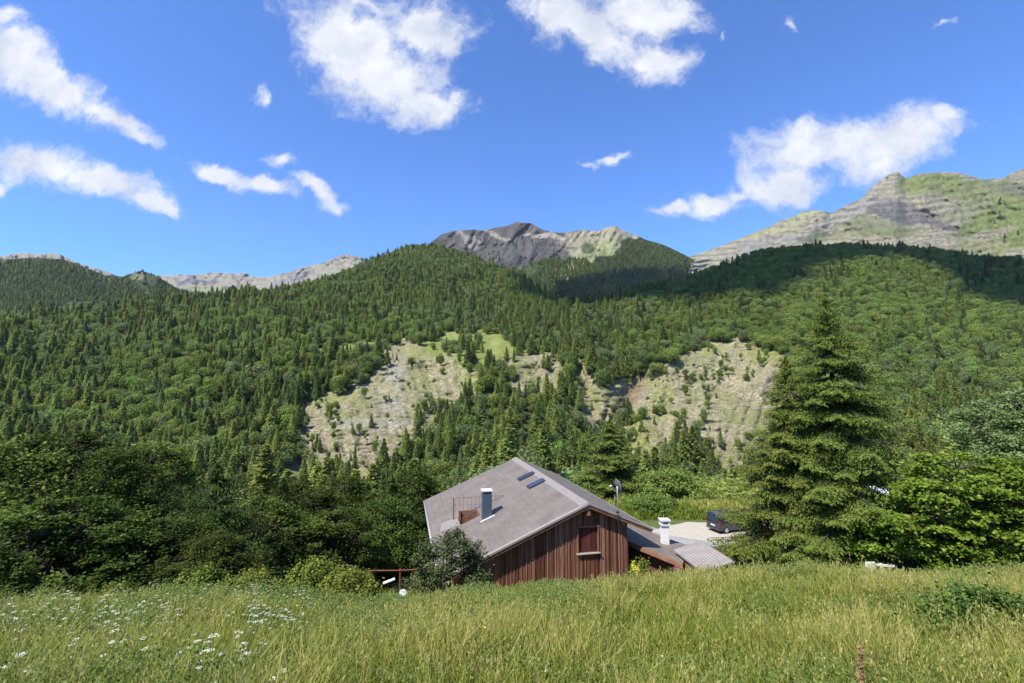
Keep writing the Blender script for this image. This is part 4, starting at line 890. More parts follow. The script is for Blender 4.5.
m.box(cl.x-.19, cl.x+.19, cl.y-.19, cl.y+.19, cl.z-.1, cl.z+.95); ch2 = m.build('chimney', M_RENDER, rf, bevel=.01); ch2['label'] = 'white rendered chimney with an open slab cap'
m = MB(); m.box(cl.x-.25, cl.x+.25, cl.y-.25, cl.y+.25, cl.z+.951, cl.z+1.03)
for sx in (-1, 1):
    for sy in (-1, 1): m.box(cl.x+sx*.19-.04, cl.x+sx*.19+.04, cl.y+sy*.19-.04, cl.y+sy*.19+.04, cl.z+1.03, cl.z+1.20)
m.box(cl.x-.27, cl.x+.27, cl.y-.27, cl.y+.27, cl.z+1.20, cl.z+1.28); m.build('cap', M_CONC, ch2)
A_ = W3(673.6, 550, -8.2); B_ = W3(700.5, 540.4, -7.85); dv2 = Vector((.105, -.995, 0))
mt = empty('metal_shed', (9.2, 24, -10.4)); tag(mt, 'small shed with a ribbed taupe metal roof at the end of the outbuilding', 'shed'); OS = Vector((9.2, 24, -10.4))
m = MB(); m.slab([p-OS for p in (A_+dv2*2.9, B_+dv2*3.0, B_, A_)], .06)
ab = (B_-A_)
for i in range(11):
    p = A_+ab*(i/10*.97+.015)+Vector((0, 0, .001)); q = p+dv2*2.9; m.slab([p-OS+Vector((-.02, 0, .03)), q-OS+Vector((-.02, 0, .03)), q-OS+Vector((.02, 0, .035)), p-OS+Vector((.02, 0, .035))], .03)
m.build('roof', mat_basic('ribbed_taupe_metal', (.27, .24, .215), .55, var=.12, scale=2), mt)
m = MB(); q = [A_+dv2*2.7+ab*.08, B_+dv2*2.7-ab*.05, B_+dv2*.15-ab*.05, A_+dv2*.15+ab*.08]; m.slab([p-OS+Vector((0, 0, -.065)) for p in q], 2.2); m.build('wall', M_TRIM, mt, attr=[.2]*len(m.v))

# ---- van in the yard
vn = empty('parked_van', tuple(P(723.5, 531.5, 38.6)), math.atan2(.34, .94)); vn.location.z = -11.28
vn.location.x = float(P(713, 531, 39)[0])+.15; vn.location.y = 38.7; vn.location.x -= .25; vn.scale = (.82, .82, .78)
tag(vn, 'black compact van parked on the pale gravel, its front hidden by the spruce', 'van')
M_PAINT = mat_basic('black_van_paint', (.012, .014, .022), .18, var=.05, coat=.8, spec=.6); M_TYRE = mat_basic('tyre_rubber', (.02, .02, .02), .85); M_ALLOY = mat_basic('wheel_alloy', (.45, .46, .48), .35, metal=.5)
M_RED = mat_basic('red_lamp_glass', (.30, .01, .012), .25); M_BUMP = mat_basic('grey_plastic', (.045, .045, .05), .6)
prof = [(.05, .32), (.0, .55), (.0, .98), (.10, 1.62), (.22, 1.80), (2.3, 1.84), (2.75, 1.74), (3.35, 1.12), (4.05, .95), (4.22, .72), (4.22, .34), (3.9, .25), (.4, .25)]
m = MB(); m.prism(prof, 'y', -.86, .86); bd = m.build('body', M_PAINT, vn, bevel=.05)
for sx in (.78, 3.38):
    for sy in (-1, 1):
        m = MB(); m.tube((sx, sy*.70, .32), (sx, sy*.895, .32), .32, seg=24); w_ = m.build('wheel', M_TYRE, vn, bevel=.02)
        m = MB(); m.tube((sx, sy*.80, .32), (sx, sy*.91, .32), .205, seg=20); m.build('rim', M_ALLOY, w_)
m = MB(); m.box(-.07, .16, -.84, .84, .30, .56); m.build('bumper', M_BUMP, vn, bevel=.03)
for sy in (-1, 1):
    m = MB(); m.box(-.025, .10, sy*.85-.05, sy*.85+.02, .92, 1.25); m.build('tail_light', M_RED, vn, bevel=.01)
m = MB(); m.prism([(.0, 1.08), (.015, 1.08), (.10, 1.60), (.085, 1.60)], 'y', -.66, .66); m.build('rear_window', M_GLASS, vn)
for sy in (-1, 1):
    for x0, x1 in ((.32, 1.12), (1.22, 2.05), (2.15, 2.72)):
        m = MB(); m.box(x0, x1, sy*.862-.008, sy*.862+.008, 1.12, 1.60); m.build('side_window', M_GLASS, vn)
    m = MB(); m.box(2.55, 2.72, sy*.87, sy*1.02, 1.08, 1.26) if sy > 0 else m.box(2.55, 2.72, -1.02, -.87, 1.08, 1.26); m.build('mirror', M_BUMP, vn, bevel=.02)
m = MB(); m.prism([(2.80, 1.69), (2.82, 1.71), (3.34, 1.16), (3.32, 1.13)], 'y', -.72, .72); m.build('windscreen', M_GLASS, vn)
m = MB(); m.box(-.035, -.01, -.26, .26, .66, .77); m.build('number_plate', M_RENDER, vn)

# ---- village houses glimpsed through the maple
M_BLUEW = mat_basic('pale_blue_metal_roof', (.55, .62, .70), .4, var=.06); M_REDT = mat_basic('red_clay_tiles', (.17, .07, .045), .8, var=.3, scale=12); M_PINKW = mat_basic('pale_plaster', (.55, .50, .45), .9, var=.06)
def house(px, Y, zb, w_, d_, hw, hr, rz, rm, label, wallm=None):
    x = (px-512)/F*Y/1.03; h = empty('village_house', (x, Y, zb), rz); tag(h, label, 'house')
    m = MB(); m.prism([(-w_/2, 0), (w_/2, 0), (w_/2, hw), (0, hw+hr), (-w_/2, hw)], 'y', -d_/2, d_/2); m.build('wall', wallm or M_PINKW, h)
    m = MB(); o = .5; s = hr/(w_/2)
    m.slab([(-w_/2-o, -d_/2-o, hw-o*s+.12), (0, -d_/2-o, hw+hr+.12), (0, d_/2+o, hw+hr+.12), (-w_/2-o, d_/2+o, hw-o*s+.12)], .10)
    m.slab([(0, -d_/2-o, hw+hr+.12), (w_/2+o, -d_/2-o, hw-o*s+.12), (w_/2+o, d_/2+o, hw-o*s+.12), (0, d_/2+o, hw+hr+.12)], .10); rf_ = m.build('roof', rm, h)
    m = MB(); m.box(w_*.18, w_*.18+.6, -.3, .3, hw+hr*.4, hw+hr+.9); m.build('chimney', M_RENDER, rf_)
    for i in range(3):
        xx = -w_/2+w_*(i+.5)/3
        m = MB(); m.box(xx-.45, xx+.45, -d_/2-.03, -d_/2+.03, hw*.45, hw*.45+1.15); wn = m.build('window', M_GLASS, h); m = MB(); m.box(xx-.55, xx+.55, -d_/2-.10, -d_/2, hw*.45-.10, hw*.45-.01); m.build('sill', M_CONC, wn)
house(914, 52, -15.6, 9, 9, 3.0, 1.6, .9, M_BLUEW, 'house with a pale blue-white metal roof showing between the spruce and the maple')
house(985, 44, -14.3, 8, 8, 2.6, 1.8, .3, M_REDT, 'house with a red clay tile roof behind the middle of the big maple')
house(960, 34, -13.3, 6, 6, 2.2, 1.4, -.5, M_REDT, 'low house with a red roof behind the foot of the big maple')
house(1010, 60, -16.0, 10, 8, 3.6, 2.0, 1.2, M_PINKW, 'pale plaster house above the red roofs at the right edge')
# ---- small things
fz = float(P(396, 566, 24.6)[2])
fr_ = empty('wooden_rail', (-5.75, 25.2, fz-1.55)); tag(fr_, 'rough brown wooden rail beside the dark thicket, left of the chalet', 'fence')
m = MB(); m.tube((-1.5, .3, 1.0), (.1, 0, 1.12), .03); m.tube((.1, 0, 1.12), (1.5, -.1, 1.24), .03); m.build('rail', M_PLANK, fr_, attr=[.5]*len(m.v))
for xx, hh in ((-1.4, 1.05), (.1, 1.2), (1.4, 1.3)):
    m = MB(); m.tube((xx, .05, -.8), (xx, .05, hh), .05); m.build('post', M_PLANK, fr_, attr=[.3]*len(m.v))
dk = W3(403, 594, -5.90); m = MB(); 
m.tube((0, 0, -.35), (0, 0, .02), .05); m.tube((0, 0, .02), (.01, -.02, .04), .13, .135, seg=24); m.tube((.01, -.02, .04), (.02, -.04, .06), .135, .10, seg=24); o = m.build('white_lid', M_CONC, None); o.location = dk; o.scale = (.8, .8, .8); tag(o, 'round white lid on a short stake at the meadow edge left of the chalet', 'lid')
bd_ = W3(389, 581, -9.3); m = MB(); m.box(-.28, .28, -.10, .10, -.02, .02, Matrix.Rotation(.35, 4, 'Z') @ Matrix.Rotation(-.25, 4, 'Y')); o = m.build('pale_board', M_RENDER, None); o.location = bd_; tag(o, 'narrow pale board lying under the wooden rail', 'board')
gt = empty('garden_gate', tuple(W3(879, 590, -8.6))); tag(gt, 'small white garden gate with a slanted top rail at the foot of the tallest spruce', 'gate')
gz = float(W3(879, 590, -8.6).z); hz_ = float(P(879, 563, 21.2)[2])-gz
m = MB(); m.box(-.50, -.10, -.03, .03, -.4, hz_); m.build('panel', M_RENDER, gt); m = MB(); m.box(.12, .20, -.04, .04, -.4, hz_-.06); m.build('post', M_RENDER, gt)
m = MB(); m.box(-.1, .75, -.03, .03, hz_-.16, hz_-.08, Matrix.Rotation(.08, 4, 'Y')); m.build('rail', M_RENDER, gt)

# ------------------------------------------------------------------ meadow
def ground_pts(n, y0=3.0, y1=17.0, pw=1.0, lo=-1.22, hi=1.22, pad=2.5):
    y = y0+(y1-y0)*rng.random(n)**pw; x = rng.uniform(lo, hi, n)*y+np.sign(rng.random(n)-.5)*rng.random(n)*pad*0
    x = rng.uniform(-1, 1, n)*(1.2*y+2); return x, y
def blades(n, y0, y1, pw, hmul=1.0, wm=1.0):
    x, y = ground_pts(n, y0, y1, pw); z = zg(x, y)
    pn = fbm(x*.5, y*.5, 3, 301); pn2 = fbm(x*1.7, y*1.7, 3, 303); lf = 1-sm(-3.5, 0, x+.12*y)
    h = (.30+.36*rng.random(n)**1.6)*(1+.55*pn+.5*pn2)*hmul*(1+.15*lf)
    clear = np.exp(-((x+1.8)/1.2)**2-((y-11.5)/2.5)**2); h = h*(1-.2*clear)
    h *= 1-.25*sm(10, 14, y)
    az = rng.random(n)*6.283; ln = h*(.10+.75*rng.random(n)**2); wind = np.array([.02, .01])
    dx = np.cos(az)*ln+wind[0]; dy = np.sin(az)*ln+wind[1]
    w = (.0024+.00055*y)*(.6+.8*rng.random(n))*wm
    # blade faces roughly towards a random side
    fa = rng.random(n)*3.1416; wx, wy = np.cos(fa)*w, np.sin(fa)*w*.6
    b0 = np.stack([x, y, z-.02], 1); mid = b0+np.stack([dx*.35, dy*.35, h*.6], 1); tip = b0+np.stack([dx, dy, h*.96-.15*ln], 1)
    W = np.stack([wx, wy, 0*wx], 1)
    V = np.stack([b0-W, b0+W, mid-W*.85, mid+W*.85, tip-W*.18, tip+W*.18], 1).reshape(-1, 3)
    i = np.arange(n)[:, None]*6; Fq = np.concatenate([i+np.array([[0, 1, 3, 2]]), i+np.array([[2, 3, 5, 4]])])
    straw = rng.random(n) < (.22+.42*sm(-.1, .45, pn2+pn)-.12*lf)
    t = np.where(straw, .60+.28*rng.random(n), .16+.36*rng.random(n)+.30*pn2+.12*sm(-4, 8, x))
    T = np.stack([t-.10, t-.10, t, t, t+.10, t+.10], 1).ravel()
    return V, Fq, T, (tip, straw, h, az)
parts_ = [blades(150000, 3.0, 9.5, 1.0), blades(120000, 9.0, 16.0, 1.0, 1.0, 1.05), blades(26000, 15.0, 24, 1.0, 1.0, 1.5)]
Vs, Fs, Ts, n0 = [], [], [], 0
for V_, F_, T_, ex in parts_:
    Vs.append(V_); Fs.append(F_+n0); Ts.append(T_); n0 += len(V_)
    tip, straw, h, az = ex; sel = np.where(straw & (rng.random(len(h)) < .30))[0]
    # flowering panicles on straw stalks
    k_ = 4; c = np.repeat(tip[sel], k_, 0)+np.stack([rng.normal(0, .008, len(sel)*k_), rng.normal(0, .008, len(sel)*k_), rng.uniform(-.07, .05, len(sel)*k_)], 1)
    D = np.tile(np.array([.15, .05, 1.0]), (len(c), 1))+rng.normal(0, .25, (len(c), 3)); yy = c[:, 1]
    V2, F2 = leaf_quads(c, D, rdir(len(c)), .018+.0009*yy, .004+.0005*yy); Vs.append(V2); Fs.append(F2+n0); Ts.append(np.repeat(.72+.28*rng.random(len(c)), 4)); n0 += len(V2)
gr = link('grass', mesh_np('grass', np.concatenate(Vs), np.concatenate(Fs), tint=np.clip(np.concatenate(Ts), 0, 1), mats=[M_GRASS]))
tag(gr, 'tall unmown meadow grass, green with straw-coloured seed heads', 'grass', kind='stuff')
# leafy ground cover
n = 330000; x, y = ground_pts(n, 3.2, 16.5, 1.0); pn = fbm(x*.9, y*.9, 3, 321); lf = 1-sm(-3.0, .5, x+.15*y)
ok = rng.random(n) < (.22+.75*sm(.0, .3, pn)+.70*lf); x, y, pn, lf = x[ok], y[ok], pn[ok], lf[ok]; n = len(x)
z = zg(x, y)+(.04+.42*rng.random(n)**.8)*(1+.7*pn)*(1+.6*lf*rng.random(n)); sz = (.010+.0013*y)*(.6+.8*rng.random(n))
V_, F_ = leaf_quads(np.stack([x, y, z], 1), rdir(n)*np.array([1, 1, .6]), np.array([0, -.2, 1])+rng.normal(0, .5, (n, 3)), sz, sz*.5)
herb = mat_leaf('meadow_herbs', [(0, (.05, .085, .015)), (.5, (.11, .16, .03)), (1, (.22, .24, .06))], .3, objvar=0)
wd = link('weeds', mesh_np('weeds', V_, F_, tint=np.repeat(np.clip(.4+.25*rng.normal(size=n)+.3*(z-zg(x, y)-.2), 0, 1), 4), mats=[herb])); tag(wd, 'low leafy weeds growing through the meadow grass', 'weeds', kind='stuff')
# rough grass round the yard
n = 42000; x = rng.uniform(7, 34, n); y = rng.uniform(40.5, 62, n); ok = ~((y < 42.0) & (x > 10.5) & (x < 27)); x, y = x[ok], y[ok]; n = len(x); hh = (.10+.35*rng.random(n))*(1+1.2*sm(0, .5, fbm(x*.4, y*.4, 3, 331)))
sz = .05+.06*rng.random(n); V_, F_ = leaf_quads(np.stack([x, y, zg(x, y)+hh*.6], 1), np.array([0, 0, 1.0])+rng.normal(0, .4, (n, 3)), rdir(n), hh*.7, sz*.5)
rg = link('rough_grass', mesh_np('rough_grass', V_, F_, tint=np.repeat(np.clip(.38+.2*rng.normal(size=n)+.30*sm(44, 46, y)*(1-sm(50, 54, y)), 0, 1), 4), mats=[M_GRASS])); tag(rg, 'rough green and yellow grass round the gravel yard', 'grass', kind='stuff')
# umbel flowers
def umbel(hh, ns, seed):
    segs = [((0, 0, 0), (.02, 0, hh*.6), .006, .004)]; C = []
    for s in range(ns):
        a_ = s*2.4+seed; tip = np.array([.02+.09*math.cos(a_)*(s > 0), .09*math.sin(a_)*(s > 0), hh*(1-.09*s)]); segs.append(((.02, 0, hh*.6), tip, .004, .003))
        r = .042-.005*s
        for k_ in range(16):
            rr = r*math.sqrt(rng.random()); t = rng.random()*6.28; C.append(tip+np.array([rr*math.cos(t), rr*math.sin(t), .012-rr*.15]))
    C = np.array(C); V1, F1 = leaf_quads(C, rdir(len(C))*np.array([1, 1, .1]), np.array([0, 0, 1])+rng.normal(0, .2, (len(C), 3)), np.full(len(C), .009), np.full(len(C), .008))
    tv, tf = tubes(segs, 4); n1 = len(V1)
    m_ = 30; lc = np.stack([rng.normal(0, .06, m_), rng.normal(0, .06, m_), rng.uniform(.05, hh*.7, m_)], 1); V2, F2 = leaf_quads(lc, rdir(m_), rdir(m_), np.full(m_, .03), np.full(m_, .012))
    return mesh_np('umbel_flower', np.concatenate([V1, tv, V2]), np.concatenate([F1, tf+n1, F2+n1+len(tv)]), tint=np.full(n1+len(tv)+len(V2), .5), mats=[M_WHITEFL, M_STEM, herb], midx=np.r_[np.zeros(len(F1)), np.ones(len(tf)), 2*np.ones(len(F2))])
UM = [umbel(.72+.08*i, 2+i, i) for i in range(4)]
def plant(name, me, px, py, label, cat, group, s=1.0, hh=.75):
    Y_ = np.linspace(4, 20, 200); zz = P(px, py, Y_); gz_ = zg(zz[:, 0], Y_)+hh*s; i = int(np.argmin(abs(zz[:, 2]-gz_))) if (zz[:, 2] < gz_).any() else 110
    o = bpy.data.objects.new(name, me); COL.objects.link(o); o.location = (float(zz[i, 0]), float(Y_[i]), float(gz_[i]-hh*s)); o.rotation_euler = (rng.normal(0, .06), rng.normal(0, .06), rng.random()*6.28); o.scale = (s,)*3
    tag(o, label, cat, group); return o
for i in range(230):
    if i < 175: px_, py_ = rng.uniform(10, 310), 0; py_ = 588+rng.random()**1.3*34+.00018*(px_-180)**2; lab, grp = 'white flat umbel flower in the band along the dark thicket', 'white umbels along the thicket'
    elif i < 210: px_, py_ = rng.uniform(0, 300), rng.uniform(618, 672); lab, grp = 'white umbel flower lower in the left meadow', 'white umbels lower in the left meadow'
    else: px_, py_ = rng.uniform(640, 790), rng.uniform(560, 574); lab, grp = 'small white umbel flower on the meadow crest before the yard', 'white umbels on the meadow crest before the yard'
    plant('umbel_flower', UM[i % 4], px_, py_, lab, 'flower', grp, s=rng.uniform(.6, .95) if i < 210 else .6)
def daisy(seed, mat):
    C = []; segs = [((0, 0, 0), (0, 0, .5), .004, .003)]
    t = np.arange(10)*.6283; C = np.stack([np.cos(t)*.014, np.sin(t)*.014, np.full(10, .505)], 1)
    V1, F1 = leaf_quads(C, np.stack([np.cos(t), np.sin(t), 0*t+.2], 1), np.tile([0, -.5, 1.0], (10, 1)), np.full(10, .012), np.full(10, .007)); tv, tf = tubes(segs, 4)
    return mesh_np('daisy', np.concatenate([V1, tv]), np.concatenate([F1, tf+len(V1)]), mats=[mat, M_STEM], midx=np.r_[np.zeros(len(F1)), np.ones(len(tf))])
DW = daisy(0, M_WHITEFL); DY = daisy(1, M_YELLOWFL)
for px_, py_ in [(795, 634), (802, 640), (793, 642), (797, 652), (798, 657), (804, 658), (806, 668), (327, 662), (340, 664), (355, 662), (455, 652), (460, 655), (533, 665), (545, 668), (549, 670), (518, 650), (635, 592), (640, 590), (627, 593), (322, 655), (420, 640), (236, 650), (660, 655), (585, 600), (610, 610), (690, 600)]:
    grp = 'right' if px_ > 780 else ('bottom middle' if py_ > 630 else 'upper middle')
    plant('daisy', DW, px_, py_, f'small white daisy in the {grp} of the meadow', 'flower', f'white daisies in the {grp} of the meadow', s=.75, hh=.5)
for px_, py_ in [(48, 599), (300, 606), (478, 628)]: plant('yellow_flower', DY, px_, py_, {48: 'yellow flower beside the umbels at the far left', 300: 'yellow flower near the right end of the umbel band', 478: 'lone yellow flower in the grass left of the chalet wall'}[px_], 'flower', None, s=1.2, hh=.5)
# rusty dock stalk
segs = [((0, 0, 0), (.02, 0, .8), .006, .004)]; C = np.stack([rng.normal(0, .014, 160)+.02, rng.normal(0, .014, 160), .50+.30*rng.random(160)], 1)
V1, F1 = leaf_quads(C, rdir(160), rdir(160), np.full(160, .012), np.full(160, .009)); tv, tf = tubes(segs, 5)
me = mesh_np('dock_stalk', np.concatenate([V1, tv]), np.concatenate([F1, tf+len(V1)]), mats=[M_DOCK, M_DOCK]); plant('dock_stalk', me, 857, 652, 'single rusty brown dock stalk rising from the bottom right grass', 'plant', None, s=.9, hh=.8)
# yellow-flowering plant and pink flowers below the chalet corner
def spikes(name, loc, mat, label, cat, n_=9, hh=1.3, spread=.28, fs=.03):
    r_ = empty(name, loc); tag(r_, label, cat); segs = []; C = []; L_ = []
    for i in range(n_):
        a_ = rng.random()*6.28; t = np.array([math.cos(a_)*spread*rng.random(), math.sin(a_)*spread*rng.random(), hh*(.75+.25*rng.random())]); segs.append(((t[0]*.3, t[1]*.3, -.1), t, .012, .006))
        for j in range(45): C.append(t*np.array([1, 1, 1-.35*rng.random()])+rng.normal(0, .03, 3))
        for j in range(25): L_.append(t*np.array([1, 1, .2+.5*rng.random()])+rng.normal(0, .08, 3))
    C = np.array(C); L_ = np.array(L_); V1, F1 = leaf_quads(C, rdir(len(C)), rdir(len(C)), np.full(len(C), fs), np.full(len(C), fs*.8)); link('blossom', mesh_np('blossom', V1, F1, mats=[mat]), r_)
    V2, F2 = leaf_quads(L_, rdir(len(L_)), rdir(len(L_)), np.full(len(L_), .06), np.full(len(L_), .025)); tv, tf = tubes(segs, 5)
    link('stem', mesh_np('stem', np.concatenate([tv, V2]), np.concatenate([tf, F2+len(tv)]), tint=np.full(len(tv)+len(V2), .6), mats=[herb]), r_)
yl = W3(635, 580, -8.95); spikes('yellow_mullein', (yl.x, yl.y, yl.z-.3), mat_basic('pale_yellow_blossom', (.55, .50, .06), .7, var=.2), 'clump of tall yellow-flowering stalks at the right corner of the chalet', 'plant', hh=1.15)
pk = W3(678, 573, -8.9); spikes('pink_geranium', (pk.x, pk.y, pk.z-.2), M_PINKFL, 'small pink flowers in front of the outbuilding wall', 'plant', n_=4, hh=.55, spread=.15, fs=.03)
# ------------------------------------------------------------------ light, clouds, sky
SUN_EL = math.radians(54); sd_ = Vector((-.74, -.67, 0)).normalized(); sun_dir = Vector((sd_.x*math.cos(SUN_EL), sd_.y*math.cos(SUN_EL), math.sin(SUN_EL)))
L = bpy.data.lights.new('sun', 'SUN'); L.energy = 5.0; L.angle = math.radians(.53); L.color = (1.0, .955, .88)
so = bpy.data.objects.new('sun', L); COL.objects.link(so); so.rotation_euler = sun_dir.to_track_quat('Z', 'Y').to_euler(); so.location = (0, 0, 60)
# a real cloud overhead (above the frame) whose shade lies along the far ridge
def puff_cloud(name, pts, alt, R, label):
    import bmesh
    bm = bmesh.new()
    for p in pts:
        k_ = (alt-p[2])/sun_dir.z; c = Vector((float(p[0]), float(p[1]), float(p[2])))+sun_dir*k_; r_ = R*rng.uniform(.8, 1.25)
        bmesh.ops.create_icosphere(bm, subdivisions=2, radius=r_, matrix=Matrix.Translation(c+Vector((0, 0, rng.uniform(-.3, .5)*r_))) @ Matrix.Diagonal((1, 1, .6, 1)))
    co = np.array([v.co[:] for v in bm.verts]); d_ = .22*R*np.stack([fbm(co[:, 0]/(R*.5)+s_, co[:, 1]/(R*.5)+co[:, 2]/(R*.6), 3, 400+s_) for s_ in (0, 1, 2)], 1)
    for v, q in zip(bm.verts, d_): v.co += Vector([float(x_) for x_ in q])
    me = bpy.data.meshes.new(name); bm.to_mesh(me); bm.free(); me.materials.append(mat_basic('cloud_white', (.85, .86, .88), 1.0, var=.03)); o = link(name, me); tag(o, label, 'cloud'); return o
pts = []
for px_ in np.arange(535, 1150, 9.0):
    lo = np.interp(px_, [535, 575, 610, 650, 700, 760, 800, 850, 900, 960, 1024, 1150], [297, 308, 302, 299, 300, 291, 268, 256, 254, 272, 312, 320])
    c_ = float(crest(px_)); py_ = lo-3
    while py_ > c_+1:
        pts.append(P(px_+rng.normal(0, 2), py_, float(mainY(np.array(px_), np.array(py_))))); py_ -= 4.5
    tp = P(px_, c_, float(mainY(np.array(px_), np.array(c_))))
    for k_ in (1, 2): pts.append(tp*np.array([1+.05*k_, 1+.05*k_, 1.0]))
for px_ in np.arange(560, 706, 9.0):
    for py_ in np.arange(np.interp(px_, [560, 600, 640, 706], [284, 276, 272, 268]), float(crest(px_))+1, 5.0): pts.append(surf_c(np.array([px_]), np.array([py_]))[0])
puff_cloud('cloud', pts, 2700, 36, 'long white cloud above the valley that shades the dark ridge')

w = bpy.data.worlds.new('World'); S.world = w; w.use_nodes = True; t = w.node_tree; t.nodes.clear()
def wn(ty, **kw):
    x = t.nodes.new(ty)
    for k_, v in kw.items():
        if k_.startswith('_'): setattr(x, k_[1:], v)
        else: x.inputs[int(k_[1:]) if k_[1:].isdigit() else k_].default_value = v
    return x
out = wn('ShaderNodeOutputWorld'); bg = wn('ShaderNodeBackground'); sky = wn('ShaderNodeTexSky', _sky_type='NISHITA'); sky.sun_disc = False; sky.sun_elevation = SUN_EL
sky.sun_rotation = math.atan2(sd_.x, sd_.y) % (2*math.pi); sky.altitude = 1500; sky.air_density = 1.0; sky.dust_density = .3; sky.ozone_density = 3.0
bg.inputs[1].default_value = .119
tint_ = wn('ShaderNodeVectorMath', _operation='MULTIPLY'); tint_.inputs[1].default_value = (.62, .93, 1.38); t.links.new(sky.outputs[0], tint_.inputs[0])
tc = wn('ShaderNodeTexCoord'); sp = wn('ShaderNodeSeparateXYZ'); t.links.new(tc.outputs['Generated'], sp.inputs[0])
ymax = wn('ShaderNodeMath', _operation='MAXIMUM', i1=.05); t.links.new(sp.outputs[1], ymax.inputs[0])
dx_ = wn('ShaderNodeMath', _operation='DIVIDE'); t.links.new(sp.outputs[0], dx_.inputs[0]); t.links.new(ymax.outputs[0], dx_.inputs[1])
dz_ = wn('ShaderNodeMath', _operation='DIVIDE'); t.links.new(sp.outputs[2], dz_.inputs[0]); t.links.new(ymax.outputs[0], dz_.inputs[1])
g0 = wn('ShaderNodeCombineXYZ'); t.links.new(dx_.outputs[0], g0.inputs[0]); t.links.new(dz_.outputs[0], g0.inputs[1])
# domain warp for ragged edges
wn1 = wn('ShaderNodeTexNoise', Scale=7.0, Detail=6.0, Roughness=.62); t.links.new(g0.outputs[0], wn1.inputs['Vector'])
wsub = wn('ShaderNodeVectorMath', _operation='SUBTRACT'); wsub.inputs[1].default_value = (.5, .5, .5); t.links.new(wn1.outputs['Color'], wsub.inputs[0])
wsc = wn('ShaderNodeVectorMath', _operation='SCALE'); wsc.inputs['Scale'].default_value = .12; t.links.new(wsub.outputs[0], wsc.inputs[0])
g = wn('ShaderNodeVectorMath', _operation='ADD'); t.links.new(g0.outputs[0], g.inputs[0]); t.links.new(wsc.outputs[0], g.inputs[1])
CL = [(350, 42, 62, 36, 22, 1), (425, 32, 48, 27, 0, .95), (375, 72, 68, 34, 15, 1), (425, 102, 40, 20, 10, .95), (370, 8, 50, 18, 0, .7), (452, 95, 20, 20, 0, .6),
      (570, 18, 48, 26, 20, 1), (640, 12, 58, 28, 0, 1), (655, 58, 38, 22, 5, .9), (610, 42, 48, 24, 20, .9), (685, 62, 18, 10, 0, .7),
      (15, 62, 48, 28, 28, 1), (62, 94, 50, 19, 25, 1), (112, 118, 42, 11, 25, .9), (142, 133, 19, 8, 20, .8), (5, 12, 26, 13, 15, .9),
      (38, 165, 62, 19, 8, 1), (100, 180, 56, 16, 10, 1), (148, 196, 34, 9, 18, .9), (-8, 184, 18, 10, 0, .9),
      (226, 172, 42, 10, 18, .95), (281, 162, 19, 9, 15, .8), (316, 192, 34, 9, 27, .9), (264, 184, 36, 9, 20, .9), (262, 98, 11, 11, 0, .6),
      (712, 206, 30, 14, -12, .95), (678, 210, 32, 7, -5, .7), (735, 195, 12, 12, 0, .8),
      (785, 188, 40, 18, -6, 1.05), (798, 150, 48, 24, -5, 1), (858, 146, 52, 25, -15, .95), (905, 135, 52, 23, -12, 1), (940, 118, 24, 12, -10, .9), (875, 168, 46, 20, -20, .75),
      (618, 158, 30, 6, -5, .55), (590, 163, 28, 6, 0, .35), (795, 26, 10, 10, 0, .55), (940, 27, 22, 6, -12, .4), (716, 34, 6, 12, 10, .45), (120, -60, 120, 40, 0, .8), (900, -90, 160, 50, 0, .8), (1150, 90, 90, 25, -20, .9), (-160, 110, 90, 30, 10, .9)]
prev = None
for cx0, cy0, rx, ry, ang, wt in CL:
    q0 = P(cx0, cy0, 1.0); kk = CP-((341.5-cy0)/F)*SP
    mp = wn('ShaderNodeMapping', _vector_type='TEXTURE'); mp.inputs['Location'].default_value = (float(q0[0]), float(q0[2]), 0); mp.inputs['Rotation'].default_value = (0, 0, math.radians(-ang)); mp.inputs['Scale'].default_value = (rx/F/kk*1.25, ry/F/kk/kk*1.3, 1)
    t.links.new(g.outputs[0], mp.inputs[0]); ln = wn('ShaderNodeVectorMath', _operation='LENGTH'); t.links.new(mp.outputs[0], ln.inputs[0])
    md = wn('ShaderNodeMath', _operation='MULTIPLY_ADD', i1=-1.0, i2=1.0*wt); t.links.new(ln.outputs['Value'], md.inputs[0])
    if prev is None: prev = md
    else:
        mxn = wn('ShaderNodeMath', _operation='SMOOTH_MAX', i2=.12); t.links.new(prev.outputs[0], mxn.inputs[0]); t.links.new(md.outputs[0], mxn.inputs[1]); prev = mxn
n2 = wn('ShaderNodeTexNoise', Scale=11.0, Detail=12.0, Roughness=.68); t.links.new(g.outputs[0], n2.inputs['Vector'])
ad = wn('ShaderNodeMath', _operation='MULTIPLY_ADD', i1=1.9, i2=-.82); t.links.new(n2.outputs[0], ad.inputs[0])
sm_ = wn('ShaderNodeMath', _operation='ADD'); t.links.new(prev.outputs[0], sm_.inputs[0]); t.links.new(ad.outputs[0], sm_.inputs[1])
mk = wn('ShaderNodeMapRange', _interpolation_type='SMOOTHSTEP'); mk.inputs[1].default_value = .0; mk.inputs[2].default_value = .8; t.links.new(sm_.outputs[0], mk.inputs[0])
yp_ = wn('ShaderNodeMath', _operation='GREATER_THAN', i1=.05); t.links.new(sp.outputs[1], yp_.inputs[0]); mk2 = wn('ShaderNodeMath', _operation='MULTIPLY'); t.links.new(mk.outputs[0], mk2.inputs[0]); t.links.new(yp_.outputs[0], mk2.inputs[1])
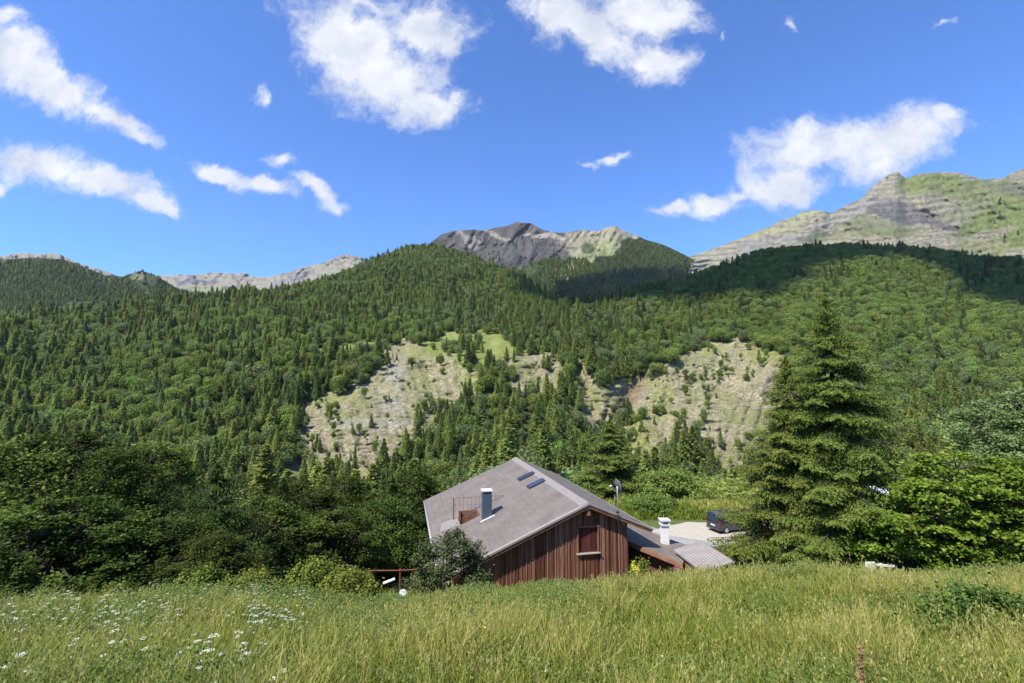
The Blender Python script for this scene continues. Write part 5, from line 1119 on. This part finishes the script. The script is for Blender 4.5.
n3 = wn('ShaderNodeTexNoise', Scale=9.0, Detail=6.0, Roughness=.6); t.links.new(g0.outputs[0], n3.inputs['Vector'])
cr = wn('ShaderNodeValToRGB'); setramp(cr, [(.35, (.60, .645, .76)), (.62, (.86, .88, .93))]); t.links.new(n3.outputs[0], cr.inputs[0])
cs = wn('ShaderNodeVectorMath', _operation='SCALE'); cs.inputs['Scale'].default_value = 5.6; t.links.new(cr.outputs[0], cs.inputs[0])
mxc = wn('ShaderNodeMix', _data_type='RGBA'); t.links.new(mk2.outputs[0], mxc.inputs[0]); t.links.new(tint_.outputs[0], mxc.inputs[6]); t.links.new(cs.outputs[0], mxc.inputs[7])
t.links.new(mxc.outputs[2], bg.inputs[0]); t.links.new(bg.outputs[0], out.inputs[0])

hz = MB(); hz.box(-3600, 3800, -120, 5200, -146, 1750); hm = bpy.data.materials.new('mountain_haze'); hm.use_nodes = True; ht = hm.node_tree; ht.nodes.clear(); ho = ht.nodes.new('ShaderNodeOutputMaterial'); hp_ = ht.nodes.new('ShaderNodeVolumePrincipled')
hp_.inputs['Color'].default_value = (.78, .87, 1.0, 1); hp_.inputs['Density'].default_value = 1.9e-5; hp_.inputs['Anisotropy'].default_value = 0; ht.links.new(hp_.outputs[0], ho.inputs['Volume'])
hzo = hz.build('haze', hm); tag(hzo, kind='stuff')
cam = bpy.data.cameras.new('camera'); co_ = bpy.data.objects.new('camera', cam); COL.objects.link(co_); cam.sensor_width = 36; cam.lens = F/1024*36; cam.clip_end = 20000; cam.clip_start = .05
co_.rotation_euler = (math.pi/2+PITCH, 0, 0); S.camera = co_
S.view_settings.view_transform = 'Standard'; S.view_settings.look = 'None'; S.view_settings.gamma = 1; S.view_settings.exposure = .77
cy_ = S.cycles; cy_.max_bounces = 6; cy_.diffuse_bounces = 4; cy_.glossy_bounces = 2; cy_.transmission_bounces = 3; cy_.volume_bounces = 0; cy_.transparent_max_bounces = 4; cy_.use_denoising = True; cy_.caustics_reflective = False; cy_.caustics_refractive = False; cy_.sample_clamp_indirect = 4
